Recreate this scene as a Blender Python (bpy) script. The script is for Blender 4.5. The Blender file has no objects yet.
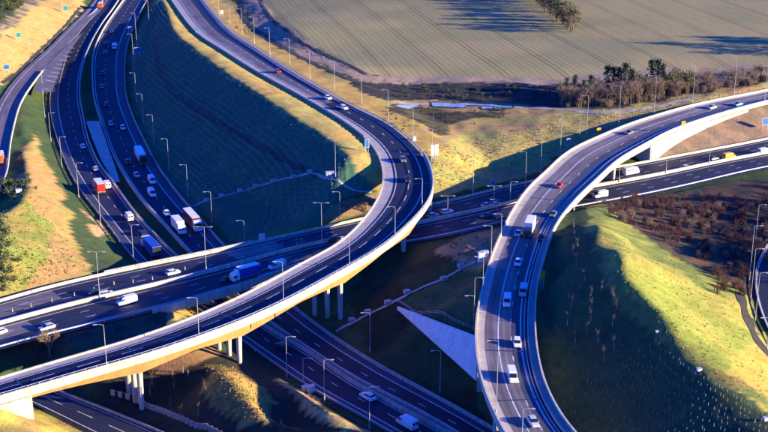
import bpy, bmesh, math, random
import numpy as np
from mathutils import Vector, Matrix
random.seed(11); RNG = np.random.RandomState(5)
R = math.radians
S = bpy.context.scene
COL = S.collection

# ------------------------------------------------------------------ camera
W0, H0, F0 = 768.0, 432.0, 1250.0
CAMH, PITCH = 123.0, R(19.0)
cd = bpy.data.cameras.new('camera'); cam = bpy.data.objects.new('camera', cd); COL.objects.link(cam)
cam.location = (0, 0, CAMH); cam.rotation_euler = (R(90) - PITCH, 0, 0)
cd.sensor_width = 36.0; cd.lens = F0 / W0 * 36.0; cd.clip_start = 1.0; cd.clip_end = 20000.0
S.camera = cam
# ------------------------------------------------------------------ daylight
SUN_EL, SUN_AZ = R(12.0), R(-12.0)          # azimuth measured from +X, anticlockwise
wd = bpy.data.worlds.new('World'); S.world = wd; wd.use_nodes = True
nt = wd.node_tree; bgn = nt.nodes['Background']
sky = nt.nodes.new('ShaderNodeTexSky'); sky.sky_type = 'NISHITA'; sky.sun_disc = False
sky.sun_elevation = SUN_EL; sky.sun_rotation = R(90) - SUN_AZ
sky.air_density = 1.0; sky.dust_density = 0.3; sky.ozone_density = 8.0
wb = nt.nodes.new('ShaderNodeMix'); wb.data_type = 'RGBA'; wb.blend_type = 'MULTIPLY'; wb.inputs[0].default_value = 1.0   # the photo's cold white balance
wb.inputs[7].default_value = (0.11, 0.55, 1.62, 1)
nt.links.new(sky.outputs[0], wb.inputs[6]); nt.links.new(wb.outputs[2], bgn.inputs[0]); bgn.inputs[1].default_value = 0.11
sl = bpy.data.lights.new('sun', 'SUN'); so = bpy.data.objects.new('sun', sl); COL.objects.link(so)
sl.energy = 5.0; sl.angle = R(0.5); sl.color = (1.0, 0.81, 0.45)
sd = Vector((math.cos(SUN_EL) * math.cos(SUN_AZ), math.cos(SUN_EL) * math.sin(SUN_AZ), math.sin(SUN_EL)))
so.rotation_euler = sd.to_track_quat('Z', 'Y').to_euler()
so.location = (200, 200, 300)
vs = S.view_settings
vs.view_transform = 'Standard'; vs.look = 'None'; vs.gamma = 1.0; vs.use_curve_mapping = False
vs.exposure = 1.6

# ------------------------------------------------------------------ photo pixel <-> world
SP, CP = math.sin(PITCH), math.cos(PITCH)
def P(u, v, z=0.0):
    a = (u - W0 / 2) / F0; b = (H0 / 2 - v) / F0
    d = np.array([a, CP + b * SP, -SP + b * CP]); t = (z - CAMH) / d[2]
    return np.array([a * t, d[1] * t, z])
def PIX(x, y, z):
    zz = z - CAMH; dep = y * CP - zz * SP; up = y * SP + zz * CP
    return W0 / 2 + F0 * x / dep, H0 / 2 - F0 * up / dep

# ------------------------------------------------------------------ materials
MATS = {}
def nodes_of(m): m.use_nodes = True; return m.node_tree.nodes, m.node_tree.links
def mat(name, col, rough=0.8, metal=0.0, var=0.12, scale=0.6, bump=0.0, emit=None, streak=0.0, road=False):
    if name in MATS: return MATS[name]
    m = bpy.data.materials.new(name); N, L = nodes_of(m); b = N['Principled BSDF']
    if road: b.inputs['Specular IOR Level'].default_value = .36
    b.inputs['Roughness'].default_value = rough; b.inputs['Metallic'].default_value = metal
    tc = N.new('ShaderNodeTexCoord'); g = N.new('ShaderNodeNewGeometry')
    n1 = N.new('ShaderNodeTexNoise'); n1.inputs['Scale'].default_value = scale; n1.inputs['Detail'].default_value = 6
    n1.inputs['Roughness'].default_value = 0.65
    L.new(g.outputs['Position'], n1.inputs['Vector'])
    mr = N.new('ShaderNodeMapRange'); mr.inputs['From Min'].default_value = 0.25; mr.inputs['From Max'].default_value = 0.75
    mr.inputs['To Min'].default_value = 1 - var * 1.6; mr.inputs['To Max'].default_value = 1 + var * 1.6
    L.new(n1.outputs[0], mr.inputs[0])
    mx = N.new('ShaderNodeMix'); mx.data_type = 'RGBA'; mx.blend_type = 'MULTIPLY'; mx.inputs[0].default_value = 1
    mx.inputs[6].default_value = (*col, 1); L.new(mr.outputs[0], mx.inputs[7]); L.new(mx.outputs[2], b.inputs['Base Color'])
    if streak:                       # rain streaks and grime running down
        mp = N.new('ShaderNodeMapping'); mp.inputs['Scale'].default_value = (1.3, 1.3, .12); n3 = N.new('ShaderNodeTexNoise'); n3.inputs['Scale'].default_value = 1.0; n3.inputs['Detail'].default_value = 5
        L.new(g.outputs['Position'], mp.inputs[0]); L.new(mp.outputs[0], n3.inputs['Vector'])
        r3 = N.new('ShaderNodeMapRange'); r3.inputs['From Min'].default_value = .35; r3.inputs['From Max'].default_value = .62; r3.inputs['To Min'].default_value = 1 - streak; r3.inputs['To Max'].default_value = 1.05; L.new(n3.outputs[0], r3.inputs[0])
        m3 = N.new('ShaderNodeMix'); m3.data_type = 'RGBA'; m3.blend_type = 'MULTIPLY'; m3.inputs[0].default_value = 1; L.new(mx.outputs[2], m3.inputs[6]); L.new(r3.outputs[0], m3.inputs[7]); L.new(m3.outputs[2], b.inputs['Base Color'])
    if road:                         # wheel tracks, oil line and long streaks, from metres across / along
        uv = N.new('ShaderNodeUVMap'); mp = N.new('ShaderNodeMapping'); mp.inputs['Scale'].default_value = (1.6, .035, 1); n3 = N.new('ShaderNodeTexNoise'); n3.inputs['Scale'].default_value = 1.0; n3.inputs['Detail'].default_value = 6
        L.new(uv.outputs[0], mp.inputs[0]); L.new(mp.outputs[0], n3.inputs['Vector'])
        r3 = N.new('ShaderNodeMapRange'); r3.inputs['From Min'].default_value = .3; r3.inputs['From Max'].default_value = .7; r3.inputs['To Min'].default_value = .72; r3.inputs['To Max'].default_value = 1.3; L.new(n3.outputs[0], r3.inputs[0])
        sx = N.new('ShaderNodeSeparateXYZ'); L.new(uv.outputs[0], sx.inputs[0]); sn = N.new('ShaderNodeMath'); sn.operation = 'SINE'; ml = N.new('ShaderNodeMath'); ml.operation = 'MULTIPLY'; ml.inputs[1].default_value = 2 * math.pi / 1.83
        L.new(sx.outputs[0], ml.inputs[0]); L.new(ml.outputs[0], sn.inputs[0]); ma = N.new('ShaderNodeMath'); ma.operation = 'MULTIPLY_ADD'; ma.inputs[1].default_value = .09; ma.inputs[2].default_value = 1.0; L.new(sn.outputs[0], ma.inputs[0])
        mm = N.new('ShaderNodeMath'); mm.operation = 'MULTIPLY'; L.new(ma.outputs[0], mm.inputs[0]); L.new(r3.outputs[0], mm.inputs[1])
        vo = N.new('ShaderNodeTexNoise'); vo.inputs['Scale'].default_value = 1; mp2 = N.new('ShaderNodeMapping'); mp2.inputs['Scale'].default_value = (.12, .02, 1); L.new(uv.outputs[0], mp2.inputs[0]); L.new(mp2.outputs[0], vo.inputs['Vector'])
        st_ = N.new('ShaderNodeMapRange'); st_.inputs['From Min'].default_value = .50; st_.inputs['From Max'].default_value = .52; st_.inputs['To Min'].default_value = 1.0; st_.inputs['To Max'].default_value = .80; L.new(vo.outputs[0], st_.inputs[0])
        mm2 = N.new('ShaderNodeMath'); mm2.operation = 'MULTIPLY'; L.new(mm.outputs[0], mm2.inputs[0]); L.new(st_.outputs[0], mm2.inputs[1])
        m3 = N.new('ShaderNodeMix'); m3.data_type = 'RGBA'; m3.blend_type = 'MULTIPLY'; m3.inputs[0].default_value = 1; L.new(mx.outputs[2], m3.inputs[6]); L.new(mm2.outputs[0], m3.inputs[7]); L.new(m3.outputs[2], b.inputs['Base Color'])
    if bump:
        bp = N.new('ShaderNodeBump'); bp.inputs['Strength'].default_value = bump; bp.inputs['Distance'].default_value = 0.1
        n2 = N.new('ShaderNodeTexNoise'); n2.inputs['Scale'].default_value = 3; n2.inputs['Detail'].default_value = 5
        L.new(g.outputs['Position'], n2.inputs['Vector']); L.new(n2.outputs[0], bp.inputs['Height']); L.new(bp.outputs[0], b.inputs['Normal'])
    MATS[name] = m; return m
ASPH = mat('asphalt_fresh_and_shaded', (0.010, 0.016, 0.046), 0.78, var=0.22, scale=0.12, road=True)
ASPM = mat('asphalt_motorway', (0.011, 0.017, 0.046), 0.72, var=0.25, scale=0.10, road=True)
ASPO = mat('asphalt_worn_and_sunlit', (0.155, 0.135, 0.148), 0.8, var=0.16, scale=0.10, road=True)  # worn grey asphalt; on dark roads it also paints the sunlit stretches
ASPB = mat('asphalt_shoulder', (0.035, 0.042, 0.075), 0.8, var=0.18, scale=0.15)
CONC = mat('concrete', (0.42, 0.40, 0.37), 0.8, var=0.12, scale=0.25, streak=.3)
CONL = mat('concrete_pale', (0.56, 0.50, 0.41), 0.8, var=0.10, scale=0.2, streak=.35)
CONV = mat('verge_paving', (0.42, 0.38, 0.34), 0.85, var=0.16, scale=0.4)
LINE = mat('road_paint', (0.55, 0.55, 0.54), 0.6, var=0.28, scale=1.2)
STEEL = mat('weathering_steel', (0.50, 0.18, 0.045), 0.7, var=0.2, scale=0.3)
GALV = mat('galvanised_steel', (0.55, 0.56, 0.58), 0.5, 0.3, var=0.05)
CONW = mat('concrete_white', (0.74, 0.72, 0.66), .8, var=.08, scale=.3, streak=.12)
LAMPM = mat('lamp_steel', (0.46, 0.44, 0.40), 0.5, 0.15, var=0.04)
TYRE = mat('tyre_rubber', (0.02, 0.02, 0.02), 0.9); GLASS = mat('car_glass', (0.015, 0.02, 0.03), 0.08, var=0.02)
PLAST = mat('black_plastic', (0.03, 0.03, 0.03), 0.6); LIGHTM = mat('lamp_glass', (0.75, 0.75, 0.72), 0.15, var=0.02)
TAILM = mat('tail_light_red', (0.5, 0.02, 0.01), 0.2, var=0.02); RIMM = mat('wheel_rim', (0.45, 0.45, 0.47), 0.35, 0.6)
def paint(nm, c): return mat('paint_' + nm, c, 0.28, 0.0, var=0.03, scale=2)
WHITE = paint('white', (0.80, 0.80, 0.78)); SILV = paint('silver', (0.48, 0.50, 0.53)); DARK = paint('dark', (0.03, 0.035, 0.05))
RED = paint('red', (0.45, 0.03, 0.02)); BLUE = paint('blue', (0.02, 0.06, 0.36)); ORANGE = paint('orange', (0.65, 0.12, 0.02))
YELLOW = paint('yellow', (0.75, 0.45, 0.02)); GREY = paint('grey', (0.16, 0.17, 0.19)); TEAL = paint('teal', (0.10, 0.38, 0.42)); MAROON = paint('maroon', (0.13, 0.02, 0.02))

# ------------------------------------------------------------------ mesh helpers
class MB:
    def __init__(s): s.v = []; s.f = []
    def add(s, vs_, fs_):
        o = len(s.v); s.v += [tuple(map(float, p)) for p in vs_]; s.f += [tuple(i + o for i in f) for f in fs_]; return s
    def box(s, c, d, rz=0, taper=(1, 1)):
        x, y, z = d[0] / 2, d[1] / 2, d[2] / 2; vv = []
        for sz in (-1, 1):
            tx, ty = (1, 1) if sz < 0 else taper
            for sx, sy in ((-1, -1), (1, -1), (1, 1), (-1, 1)):
                px, py = sx * x * tx, sy * y * ty
                vv.append((c[0] + px * math.cos(rz) - py * math.sin(rz), c[1] + px * math.sin(rz) + py * math.cos(rz), c[2] + sz * z))
        return s.add(vv, [(3, 2, 1, 0), (4, 5, 6, 7), (0, 1, 5, 4), (1, 2, 6, 5), (2, 3, 7, 6), (3, 0, 4, 7)])
    def tube(s, a, b, r0, r1=None, n=6):
        r1 = r0 if r1 is None else r1; a = Vector(a); b = Vector(b); d = (b - a)
        if d.length < 1e-6: return s
        d.normalize(); q = d.to_track_quat('Z', 'Y'); vv = []
        for p, r in ((a, r0), (b, r1)):
            for k in range(n):
                vv.append(p + q @ Vector((math.cos(2 * math.pi * k / n) * r, math.sin(2 * math.pi * k / n) * r, 0)))
        return s.add(vv, [(k, (k + 1) % n, n + (k + 1) % n, n + k) for k in range(n)] + [tuple(range(n))[::-1], tuple(range(n, 2 * n))])
    def prism(s, prof, y0, y1, inset=0.0):
        # side profile in x,z extruded along y
        n = len(prof); vv = [(p[0], y0, p[1]) for p in prof] + [(p[0], y1, p[1]) for p in prof]
        return s.add(vv, [tuple(range(n)), tuple(range(2 * n - 1, n - 1, -1))] + [(k + n, (k + 1) % n + n, (k + 1) % n, k) for k in range(n)])
    def build(s, name, m, parent=None, smooth=False):
        me = bpy.data.meshes.new(name); me.from_pydata(s.v, [], s.f); me.update()
        if smooth: me.polygons.foreach_set('use_smooth', [True] * len(me.polygons))
        if m: me.materials.append(m)
        o = bpy.data.objects.new(name, me); COL.objects.link(o)
        if parent: o.parent = parent
        return o
def fixn(o):
    bm = bmesh.new(); bm.from_mesh(o.data); bmesh.ops.recalc_face_normals(bm, faces=bm.faces); bm.to_mesh(o.data); bm.free(); return o
def tag(o, label=None, cat=None, group=None, kind=None):
    if label: o['label'] = label
    if cat: o['category'] = cat
    if group: o['group'] = group
    if kind: o['kind'] = kind
    return o
def empty(name, loc=(0, 0, 0), rz=0.0):
    o = bpy.data.objects.new(name, None); COL.objects.link(o); o.location = loc; o.rotation_euler = (0, 0, rz); o.empty_display_size = 0.5; return o
def dup(root):
    r = root.copy(); COL.objects.link(r)
    for ch in list(root.children):
        c = ch.copy(); COL.objects.link(c); c.parent = r
        for g in ch.children:
            d = g.copy(); COL.objects.link(d); d.parent = c
    return r

# ------------------------------------------------------------------ paths traced from the photo, each with its own height
class Path:
    def __init__(s, st, bank=0.0, step=2.5):
        A = np.array([P(a, b, z) for a, b, c, d, z in st]); B = np.array([P(c, d, z) for a, b, c, d, z in st])
        C = (A + B) / 2
        def cr(X, k, t):
            n = len(X); p0, p1, p2, p3 = X[max(k - 1, 0)], X[k], X[k + 1], X[min(k + 2, n - 1)]
            return 0.5 * ((2 * p1) + (-p0 + p2) * t + (2 * p0 - 5 * p1 + 4 * p2 - p3) * t * t + (-p0 + 3 * p1 - 3 * p2 + p3) * t ** 3)
        T = np.gradient(C[:, :2], axis=0); T /= np.linalg.norm(T, axis=1)[:, None]; Nn = np.stack([-T[:, 1], T[:, 0]], 1)
        w = np.abs(((B - A)[:, :2] * Nn).sum(1)); sgn = np.sign(((B - A)[:, :2] * Nn).sum(1).mean())
        X = np.concatenate([C, w[:, None]], 1); fine = []
        for k in range(len(X) - 1):
            for t in np.linspace(0, 1, 24, endpoint=False): fine.append(cr(X, k, t))
        fine.append(X[-1]); fine = np.array(fine)
        ds = np.r_[0, np.cumsum(np.linalg.norm(np.diff(fine[:, :2], axis=0), axis=1))]
        n = int(ds[-1] / step); q = np.linspace(0, ds[-1], n + 1)
        D = np.stack([np.interp(q, ds, fine[:, i]) for i in range(4)], 1)
        K = 9; ker = np.hanning(K + 2)[1:-1]; ker /= ker.sum()
        for _ in range(2):
            pad = np.concatenate([2 * D[0] - D[1:K // 2 + 1][::-1], D, 2 * D[-1] - D[-K // 2:-1][::-1]])
            D = np.stack([np.convolve(pad[:, i], ker, 'valid') for i in range(4)], 1)[:n + 1]
        s.c = D[:, :3]; s.w = D[:, 3]; s.q = q; s.n = len(D); s.step = q[1]
        T = np.gradient(s.c[:, :2], axis=0); T /= np.linalg.norm(T, axis=1)[:, None]
        s.t = T; s.nr = np.stack([-T[:, 1], T[:, 0]], 1) * sgn; s.bank = bank
        s.pu, s.pv = PIX(s.c[:, 0], s.c[:, 1], s.c[:, 2])
    def pt(s, i, t, dz=0.0):      # t = 0 at edge A, 1 at edge B
        o = (t - 0.5) * s.w[i]; c = s.c[i]
        return (c[0] + s.nr[i][0] * o, c[1] + s.nr[i][1] * o, c[2] + s.bank * o + dz)
    def near(s, u, v): return int(np.argmin((s.pu - u) ** 2 + (s.pv - v) ** 2))
    def nearw(s, x, y): return int(np.argmin((s.c[:, 0] - x) ** 2 + (s.c[:, 1] - y) ** 2))
def strip(name, p, t0, t1, dz, m, parent=None, i0=0, i1=None, w=None, mod=None):
    i1 = p.n - 1 if i1 is None else i1; b = MB(); n = 0
    for i in range(i0, i1 + 1):
        if w: a = t0 - w / 2 / p.w[i]; c = t0 + w / 2 / p.w[i]
        else: a, c = t0, t1
        b.v += [p.pt(i, a, dz), p.pt(i, c, dz)]
    for i in range(i1 - i0):
        if mod and (i % mod[0]) >= mod[1]: continue
        k = 2 * i; b.f.append((k, k + 1, k + 3, k + 2))
    o = b.build(name, m, parent); me = o.data
    uvl = me.uv_layers.new(name='UVMap'); vi = np.zeros(len(me.loops), int); me.loops.foreach_get('vertex_index', vi)
    wd_ = np.array([[(a if not w else t0) * p.w[i], (c if not w else t0) * p.w[i]] for i in range(i0, i1 + 1)]).ravel(); al = np.repeat(p.q[i0:i1 + 1], 2)
    uvl.data.foreach_set('uv', np.stack([wd_[vi], al[vi]], 1).ravel())
    if len(me.polygons) and me.polygons[0].normal.z < 0: me.flip_normals()
    return o
def wall(name, p, t, w, z0, z1, m, parent=None, i0=0, i1=None, taper=1.0, off=0.0, mod=None):
    i1 = p.n - 1 if i1 is None else i1; b = MB()
    for i in range(i0, i1 + 1):
        h0 = z0[i - i0] if hasattr(z0, '__len__') else z0
        tt = t + off / p.w[i]; e = w / 2 / p.w[i]
        b.v += [p.pt(i, tt - e, h0), p.pt(i, tt + e, h0), p.pt(i, tt + e * taper, z1), p.pt(i, tt - e * taper, z1)]
    for i in range(i1 - i0):
        k = 4 * i
        for j in range(4): b.f.append((k + j, k + (j + 1) % 4, k + 4 + (j + 1) % 4, k + 4 + j))
    b.f += [(3, 2, 1, 0), tuple(4 * (i1 - i0) + j for j in range(4))]
    return fixn(b.build(name, m, parent))

FL = Path([(150,-30,184,-30,0),(160,-18,192,-18,.5),(171,0,204,0,1.5),(196,33,226,26,5),(225,52,255,47,8),(256,71,290,70,10),(292,91,322,89,11),
  (325,110,352,106,11),(352,127,385,122,10.7),(372,144,410,141,10.2),(380,157,424,156,9.6),(384,172,431,173,9),(383,187,433,190,8.5),
  (378,200,427,207,8),(368,215,414,222,7.8),(352,233,394,241,7.7),(331,249,372,257,7.6),(300,264,345,272,7.5),(262,286,308,293,7.3),
  (225,304,262,316,7.1),(192,318,228,330,6.8),(127,341,165,353,5.9),(60,360,95,373,5.2),(0,378,30,392,4.7),(-60,397,-40,412,4.3),(-120,416,-110,434,4)], bank=0.035)
MW = Path([(-130,340,-130,392,0),(-60,320,-60,368,0),(0,302,0,350,0),(80,280,80,330,0),(140,267,140,315,0),(192,256,192,301,0),(235,247,240,286,0),(280,237,286,269,0),
  (320,229,325,259,0),(372,218,372,250,0),(425,206,420,243,0),(484,194,482,229,0),(540,180,540,216,0),(600,170,603,204,0),(658,160,658,193,0),
  (721,148,721,178,0),(768,139.5,768,169,0),(830,127,830,157,0),(900,113,900,144,0)])
RB = Path([(118,-30,134,-30,-1),(111,-14,128,-14,-1),(98,8,114,8,-1.2),(80,25,102,25,-2.5),(64,47,90,47,-4),(56,70,82,70,-5.2),(50,95,80,95,-6),(51,117,84,117,-6.5),
  (57,140,89,140,-7),(66,165,100,165,-7),(78,188,116,186,-7),(95,210,131,208,-7),(113,233,149,229,-7),(135,262,176,256,-7),(175,294,210,286,-7),(210,319,238,307,-7),
  (241,341,266,328,-7),(277,367,308,352,-7),(312,391,350,382,-7),(352,412,392,404,-7),(390,434,436,428,-7),(440,462,490,456,-7)])
RC = Path([(145,-30,170,-30,-1),(134,-14,160,-14,-1),(123.6,0,148,0,-1.2),(103,30,133,30,-2.8),(93,55,126,55,-4.4),(92,82,125.5,82,-5.6),(94,100,127.5,100,-6.2),(101,123,136,123,-6.7),
  (108,145,147,145,-7),(118,166,158,166,-7),(137,195,179,195,-7),(161,222,203,222,-7),(190,254,232,254,-7),(232,292,268,286,-7),(268,323,300,313,-7),
  (307,350,342,344,-7),(358,382,397,377,-7),(404,405,448,404,-7),(445,428,490,428,-7),(490,456,536,456,-7)])
RA = Path([(104,-14,116,-14,-1),(88,8,100,8,-1.1),(66,30,84,28,-1.2),(46,50,66,48,-1.2),(26,68,50,64,-1.2),(10,85,35,82,-1.2),(-3,105,21,104,-1.2),(-12,130,13.5,130,-1.2),
  (-17,150,10,150,-1.2),(-25,175,7,175,-1.2),(-45,200,-7,200,-1),(-80,225,-40,225,-1)])
RR = Path([(900,66,900,74,8.0),(830,78,830,88,8.0),(768,91,768,102,8.0),(715,101,711,117,7.8),(658,116,655,137,7.4),(620,129,634,151,7.2),(583,144,606,170,7.0),(560,162,583,195,7.0),
  (540,178,572,207,7),(517,207,557,226,7),(505,229,549,244,7.1),(494,253,544,263,7.2),(486,280,538,285,7.2),(479,308,536,308,7.2),(476,335,536,333,7.1),(478,362,539,360,7),
  (484,388,545,384,6.9),(495,416,558,412,6.8),(508,440,577,438,6.7),(525,465,602,462,6.6)], bank=-0.02)
RD = Path([(30,380,5,392,-7),(45,386,20,398,-7),(78,399,46,410,-7),(110,411,75,425,-7),(170,436,130,452,-7),(230,462,190,480,-7)])
RE = Path([(850,190,880,190,-1),(800,215,830,218,-1),(773,238,805,240,-1),(758,262,794,264,-1),(754.5,282,793,284,-1),(757,300,800,302,-1),(768,331,818,333,-1),(790,365,850,370,-1),(820,400,890,410,-1)])
# ------------------------------------------------------------------ terrain height field
CTRL = [(250,-60,5),(300,0,5.5),(400,0,8),(560,0,10),(768,0,12),(400,40,8.5),(560,40,9.5),(768,40,11),(400,77,9),(480,78,9),(560,78,9),(650,66,10),(768,62,10.5),(330,52,8.6),
 (900,-60,15),(0,-100,6),(200,-80,2),(500,-110,15),(-200,-60,14),(1000,40,12),
 (400,95,8),(480,92,7.4),(550,92,7.6),(480,106,6.6),(400,106,7.4),(560,107,6.8),
 (450,125,6),(520,125,5.6),(600,112,7),(650,100,8),(720,88,9),(768,80,9.5),(450,155,4.2),(500,148,4.2),(560,138,4.6),(445,176,2.2),(500,172,.9),(540,164,1.2),
 (240,22,4.5),(290,56,8.6),(350,88,9.8),(395,114,8.6),(215,0,2),(420,140,6),(437,160,4.5),
 (196,46,7),(240,78,11),(280,101,12),(320,127,12),(350,148,11.5),(366,163,10),(215,62,9.5),(260,90,11.7),(300,114,12.2),
 (186,60,4.2),(225,92,3.8),(265,118,3.5),(305,146,3.0),(338,166,3),(370,178,5),
 (160,40,0),(190,100,.2),(235,130,0),(275,160,-.5),(310,180,.2),(148,70,-2),(155,110,-3.6),(180,150,-4.8),(215,185,-4.5),(255,180,-2),(300,192,-1),
 (250,228,-4.6),(230,212,-5.2),(212,222,-5.5),(290,222,-1),(335,208,3),(360,195,5),(160,6,-.8),(172,22,1.5),(182,34,4),
 (30,150,2.2),(25,170,3.2),(50,200,3.4),(60,250,3.0),(20,230,6),(0,200,6),(0,260,7),(40,272,3.2),(85,262,1),(78,225,-.5),(62,180,-.5),(48,155,-.5),(100,245,-4),(118,262,-5),(88,205,-4),
 (45,100,-2),(38,130,-1),(-60,230,7),(-60,290,3),
 (60,20,3),(25,52,3.5),(0,72,3.5),(0,30,9),(30,8,9),(70,-10,5),(-60,60,12),(-60,150,6),(0,0,12),(-60,0,14),
 (50,345,-1.6),(100,331,-1.4),(0,362,-1.4),(160,320,-1),(-60,385,-1.4),
 (170,362,-2),(200,356,-1.5),(140,372,-4),(160,374,-4),(180,398,-7),(228,385,1.8),(250,400,1),(215,372,.8),(235,425,.5),(262,412,-1.5),(190,385,-5),(290,402,-6),(275,420,-6),(300,425,-6.5),(340,432,-5),(270,380,-6.2),(283,382,-4.6),(300,391,-4.4),(320,403,-4.2),(345,417,-4.2),
 (150,415,-7),(200,432,-6.5),(0,418,1),(40,412,-.5),(70,428,-4),(20,432,1),(-60,430,1.5),(-60,500,1),(100,470,-3),(300,480,-6),
 (400,288,-.5),(440,272,2.2),(458,252,5.2),(475,262,6),(380,300,-2.5),(350,290,-5),(420,330,-4),(450,348,-6),(440,390,-6.6),(400,350,-6.5),(465,392,-6.6),(420,252,.5),(380,270,-3),(330,300,-6.5),
 (586,207,6.5),(591,224,12.5),(599,250,16),(611,280,16.5),(630,307,14.5),(660,337,11.5),(700,370,10.5),(740,397,10.5),(775,417,10.5),(830,450,10.5),
 (640,250,7),(630,232,4.5),(680,300,8),(720,330,6.2),(750,360,5.2),(768,385,6),(700,283,4),(735,300,1),(738,320,2),(800,420,6),
 (556,240,6),(552,280,5.6),(552,320,6.2),(560,360,6.6),(580,400,6.6),(600,440,7),(620,420,6.8),(620,360,7.6),(680,410,8),(640,400,7.2),(700,470,7),(620,480,9),(660,520,12),(760,540,12),(620,560,11),  # ground raised here, partly out of view, to shade the lower carriageways
 (620,210,2.6),(660,212,1.3),(700,212,.6),(740,225,0),(700,245,1.2),(655,232,3),(740,260,0),(768,195,0),(830,230,-1),
 (700,133,4),(740,128,5),(768,118,6),(665,150,2),(640,158,1),(850,110,7),(860,330,2),(900,240,4),(1000,300,6)]
def axis(a, b, s0, grow):
    out = [a]; s = s0
    while out[-1] < b: out.append(out[-1] + s); s *= grow
    return out
xs = axis(0, 190, 1.35, 1.0); xs += axis(xs[-1] + 1.5, 6000, 2.0, 1.12); xs = np.array(sorted([-x for x in xs if x > 0] + xs))
ys = axis(190, 400, 1.25, 1.0); ys += axis(ys[-1] + 1.3, 760, 1.35, 1.004); ys += axis(ys[-1] + 3, 9000, 4, 1.12)
ys = np.array([-3000, -1200, -500, -200, -60, 20, 70, 110, 140, 160, 172, 182] + ys)
NX, NY = len(xs), len(ys)
GX, GY = np.meshgrid(xs, ys)
cp = np.array([P(a, b, z) for a, b, z in CTRL])
def far(x, y, z): global cp; cp = np.vstack([cp, [x, y, z]])
for x, y, z in ((-600, 300, 10), (600, 300, 8), (0, 1100, 16), (-700, 1000, 16), (700, 1000, 16), (0, 60, 0), (-400, 0, 2), (400, 0, 2), (0, -300, 0)): far(x, y, z)
for p, k in ((RB, 6), (RC, 6), (RA, 7), (MW, 9), (RE, 6)):
    for i in range(0, p.n, k): far(*p.c[i])
sc_ = 100.0
X = cp[:, :2] / sc_
def phi(r2): return np.where(r2 > 1e-12, 0.5 * r2 * np.log(r2 + 1e-12), 0)
n = len(X); D2 = ((X[:, None] - X[None]) ** 2).sum(2); K = phi(D2) + np.eye(n) * 0.0003
Q = np.c_[np.ones(n), X]; A_ = np.block([[K, Q], [Q.T, np.zeros((3, 3))]]); sol = np.linalg.solve(A_, np.r_[cp[:, 2], 0, 0, 0])
cx = np.clip(GX, -420, 420).ravel() / sc_; cy = np.clip(GY, 120, 950).ravel() / sc_
Z = np.zeros(NX * NY)
for a in range(0, len(Z), 20000):
    q = np.stack([cx[a:a + 20000], cy[a:a + 20000]], 1); d2 = ((q[:, None] - X[None]) ** 2).sum(2)
    Z[a:a + 20000] = phi(d2) @ sol[:n] + np.c_[np.ones(len(q)), q] @ sol[n:]
Z = np.clip(Z, -9, 20)
gx, gy = GX.ravel(), GY.ravel()
def vnoise(x, y, s, seed):
    r = np.random.RandomState(seed).rand(256, 256); x = x / s + 1000; y = y / s + 1000
    xi = np.floor(x).astype(int); yi = np.floor(y).astype(int); fx = x - xi; fy = y - yi; fx = fx * fx * (3 - 2 * fx); fy = fy * fy * (3 - 2 * fy)
    g = lambda a, b: r[a % 256, b % 256]
    return (g(xi, yi) * (1 - fx) + g(xi + 1, yi) * fx) * (1 - fy) + (g(xi, yi + 1) * (1 - fx) + g(xi + 1, yi + 1) * fx) * fy
small = (np.abs(gx) < 260) & (gy < 800)
FPOLY = [(225,-300),(256,-20),(262,2),(276,22),(302,40),(366,73),(400,79.5),(560,81),(600,84),(2000,80),(2000,-400),(0,-400)]
def inside(poly, u, v):
    r = np.zeros(len(u), bool); m = len(poly)
    for k in range(m):
        x1, y1 = poly[k]; x2, y2 = poly[(k + 1) % m]
        if y1 == y2: continue
        c = ((y1 > v) != (y2 > v)) & (u < (x2 - x1) * (v - y1) / (y2 - y1) + x1); r ^= c
    return r
uv0 = PIX(gx, np.maximum(gy, 60), Z); fieldq = inside(FPOLY, *uv0)
Z += np.where(fieldq, .12, 1.0) * np.where(small, (vnoise(gx, gy, 14, 1) - .5) * 0.9 + (vnoise(gx, gy, 5, 2) - .5) * 0.4 + (vnoise(gx, gy, 2.6, 3) - .5) * 0.28, 0)
def dist(p, i0=0, i1=None):
    i1 = p.n if i1 is None else i1; c = p.c[i0:i1]; near = np.zeros(len(gx), int); best = np.full(len(gx), 1e18)
    for a in range(0, len(gx), 30000):
        d = (gx[a:a + 30000, None] - c[None, :, 0]) ** 2 + (gy[a:a + 30000, None] - c[None, :, 1]) ** 2
        near[a:a + 30000] = d.argmin(1); best[a:a + 30000] = d.min(1)
    ii = near + i0
    lat = (gx - p.c[ii, 0]) * p.nr[ii, 0] + (gy - p.c[ii, 1]) * p.nr[ii, 1]
    lon = np.abs((gx - p.c[ii, 0]) * p.t[ii, 0] + (gy - p.c[ii, 1]) * p.t[ii, 1])
    d = np.maximum(np.abs(lat) - p.w[ii] / 2, 0); d = np.hypot(d, np.maximum(lon - p.step, 0))
    dist.lat = lat; dist.ii = ii
    return d, p.c[ii, 2] + p.bank * np.clip(lat, -p.w[ii] / 2, p.w[ii] / 2)
def fill(p, sh, sl_, i0=0, i1=None, drop=0.25):
    global Z; d, z = dist(p, i0, i1); Z = np.maximum(Z, z - drop - sl_ * np.maximum(d - sh, 0)); Z = np.where(d <= sh, z - drop, Z)
def cut(p, sh, sl_, i0=0, i1=None, drop=0.25):
    global Z; d, z = dist(p, i0, i1); Z = np.minimum(Z, z - drop - 0.02 + sl_ * np.maximum(d - sh, 0))
fE = FL.near(402, 183); fW = FL.near(22, 385)            # viaduct between these
rE0 = RR.near(632, 138); rE1 = RR.near(548, 200); rS = RR.near(510, 352)
dF, zF = dist(FL, 0, FL.near(380, 196)); latF = dist.lat; sF = FL.q[dist.ii]; dC_, zC_ = dist(RC); latC = dist.lat; dM_, zM_ = dist(MW); latM = dist.lat
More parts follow.
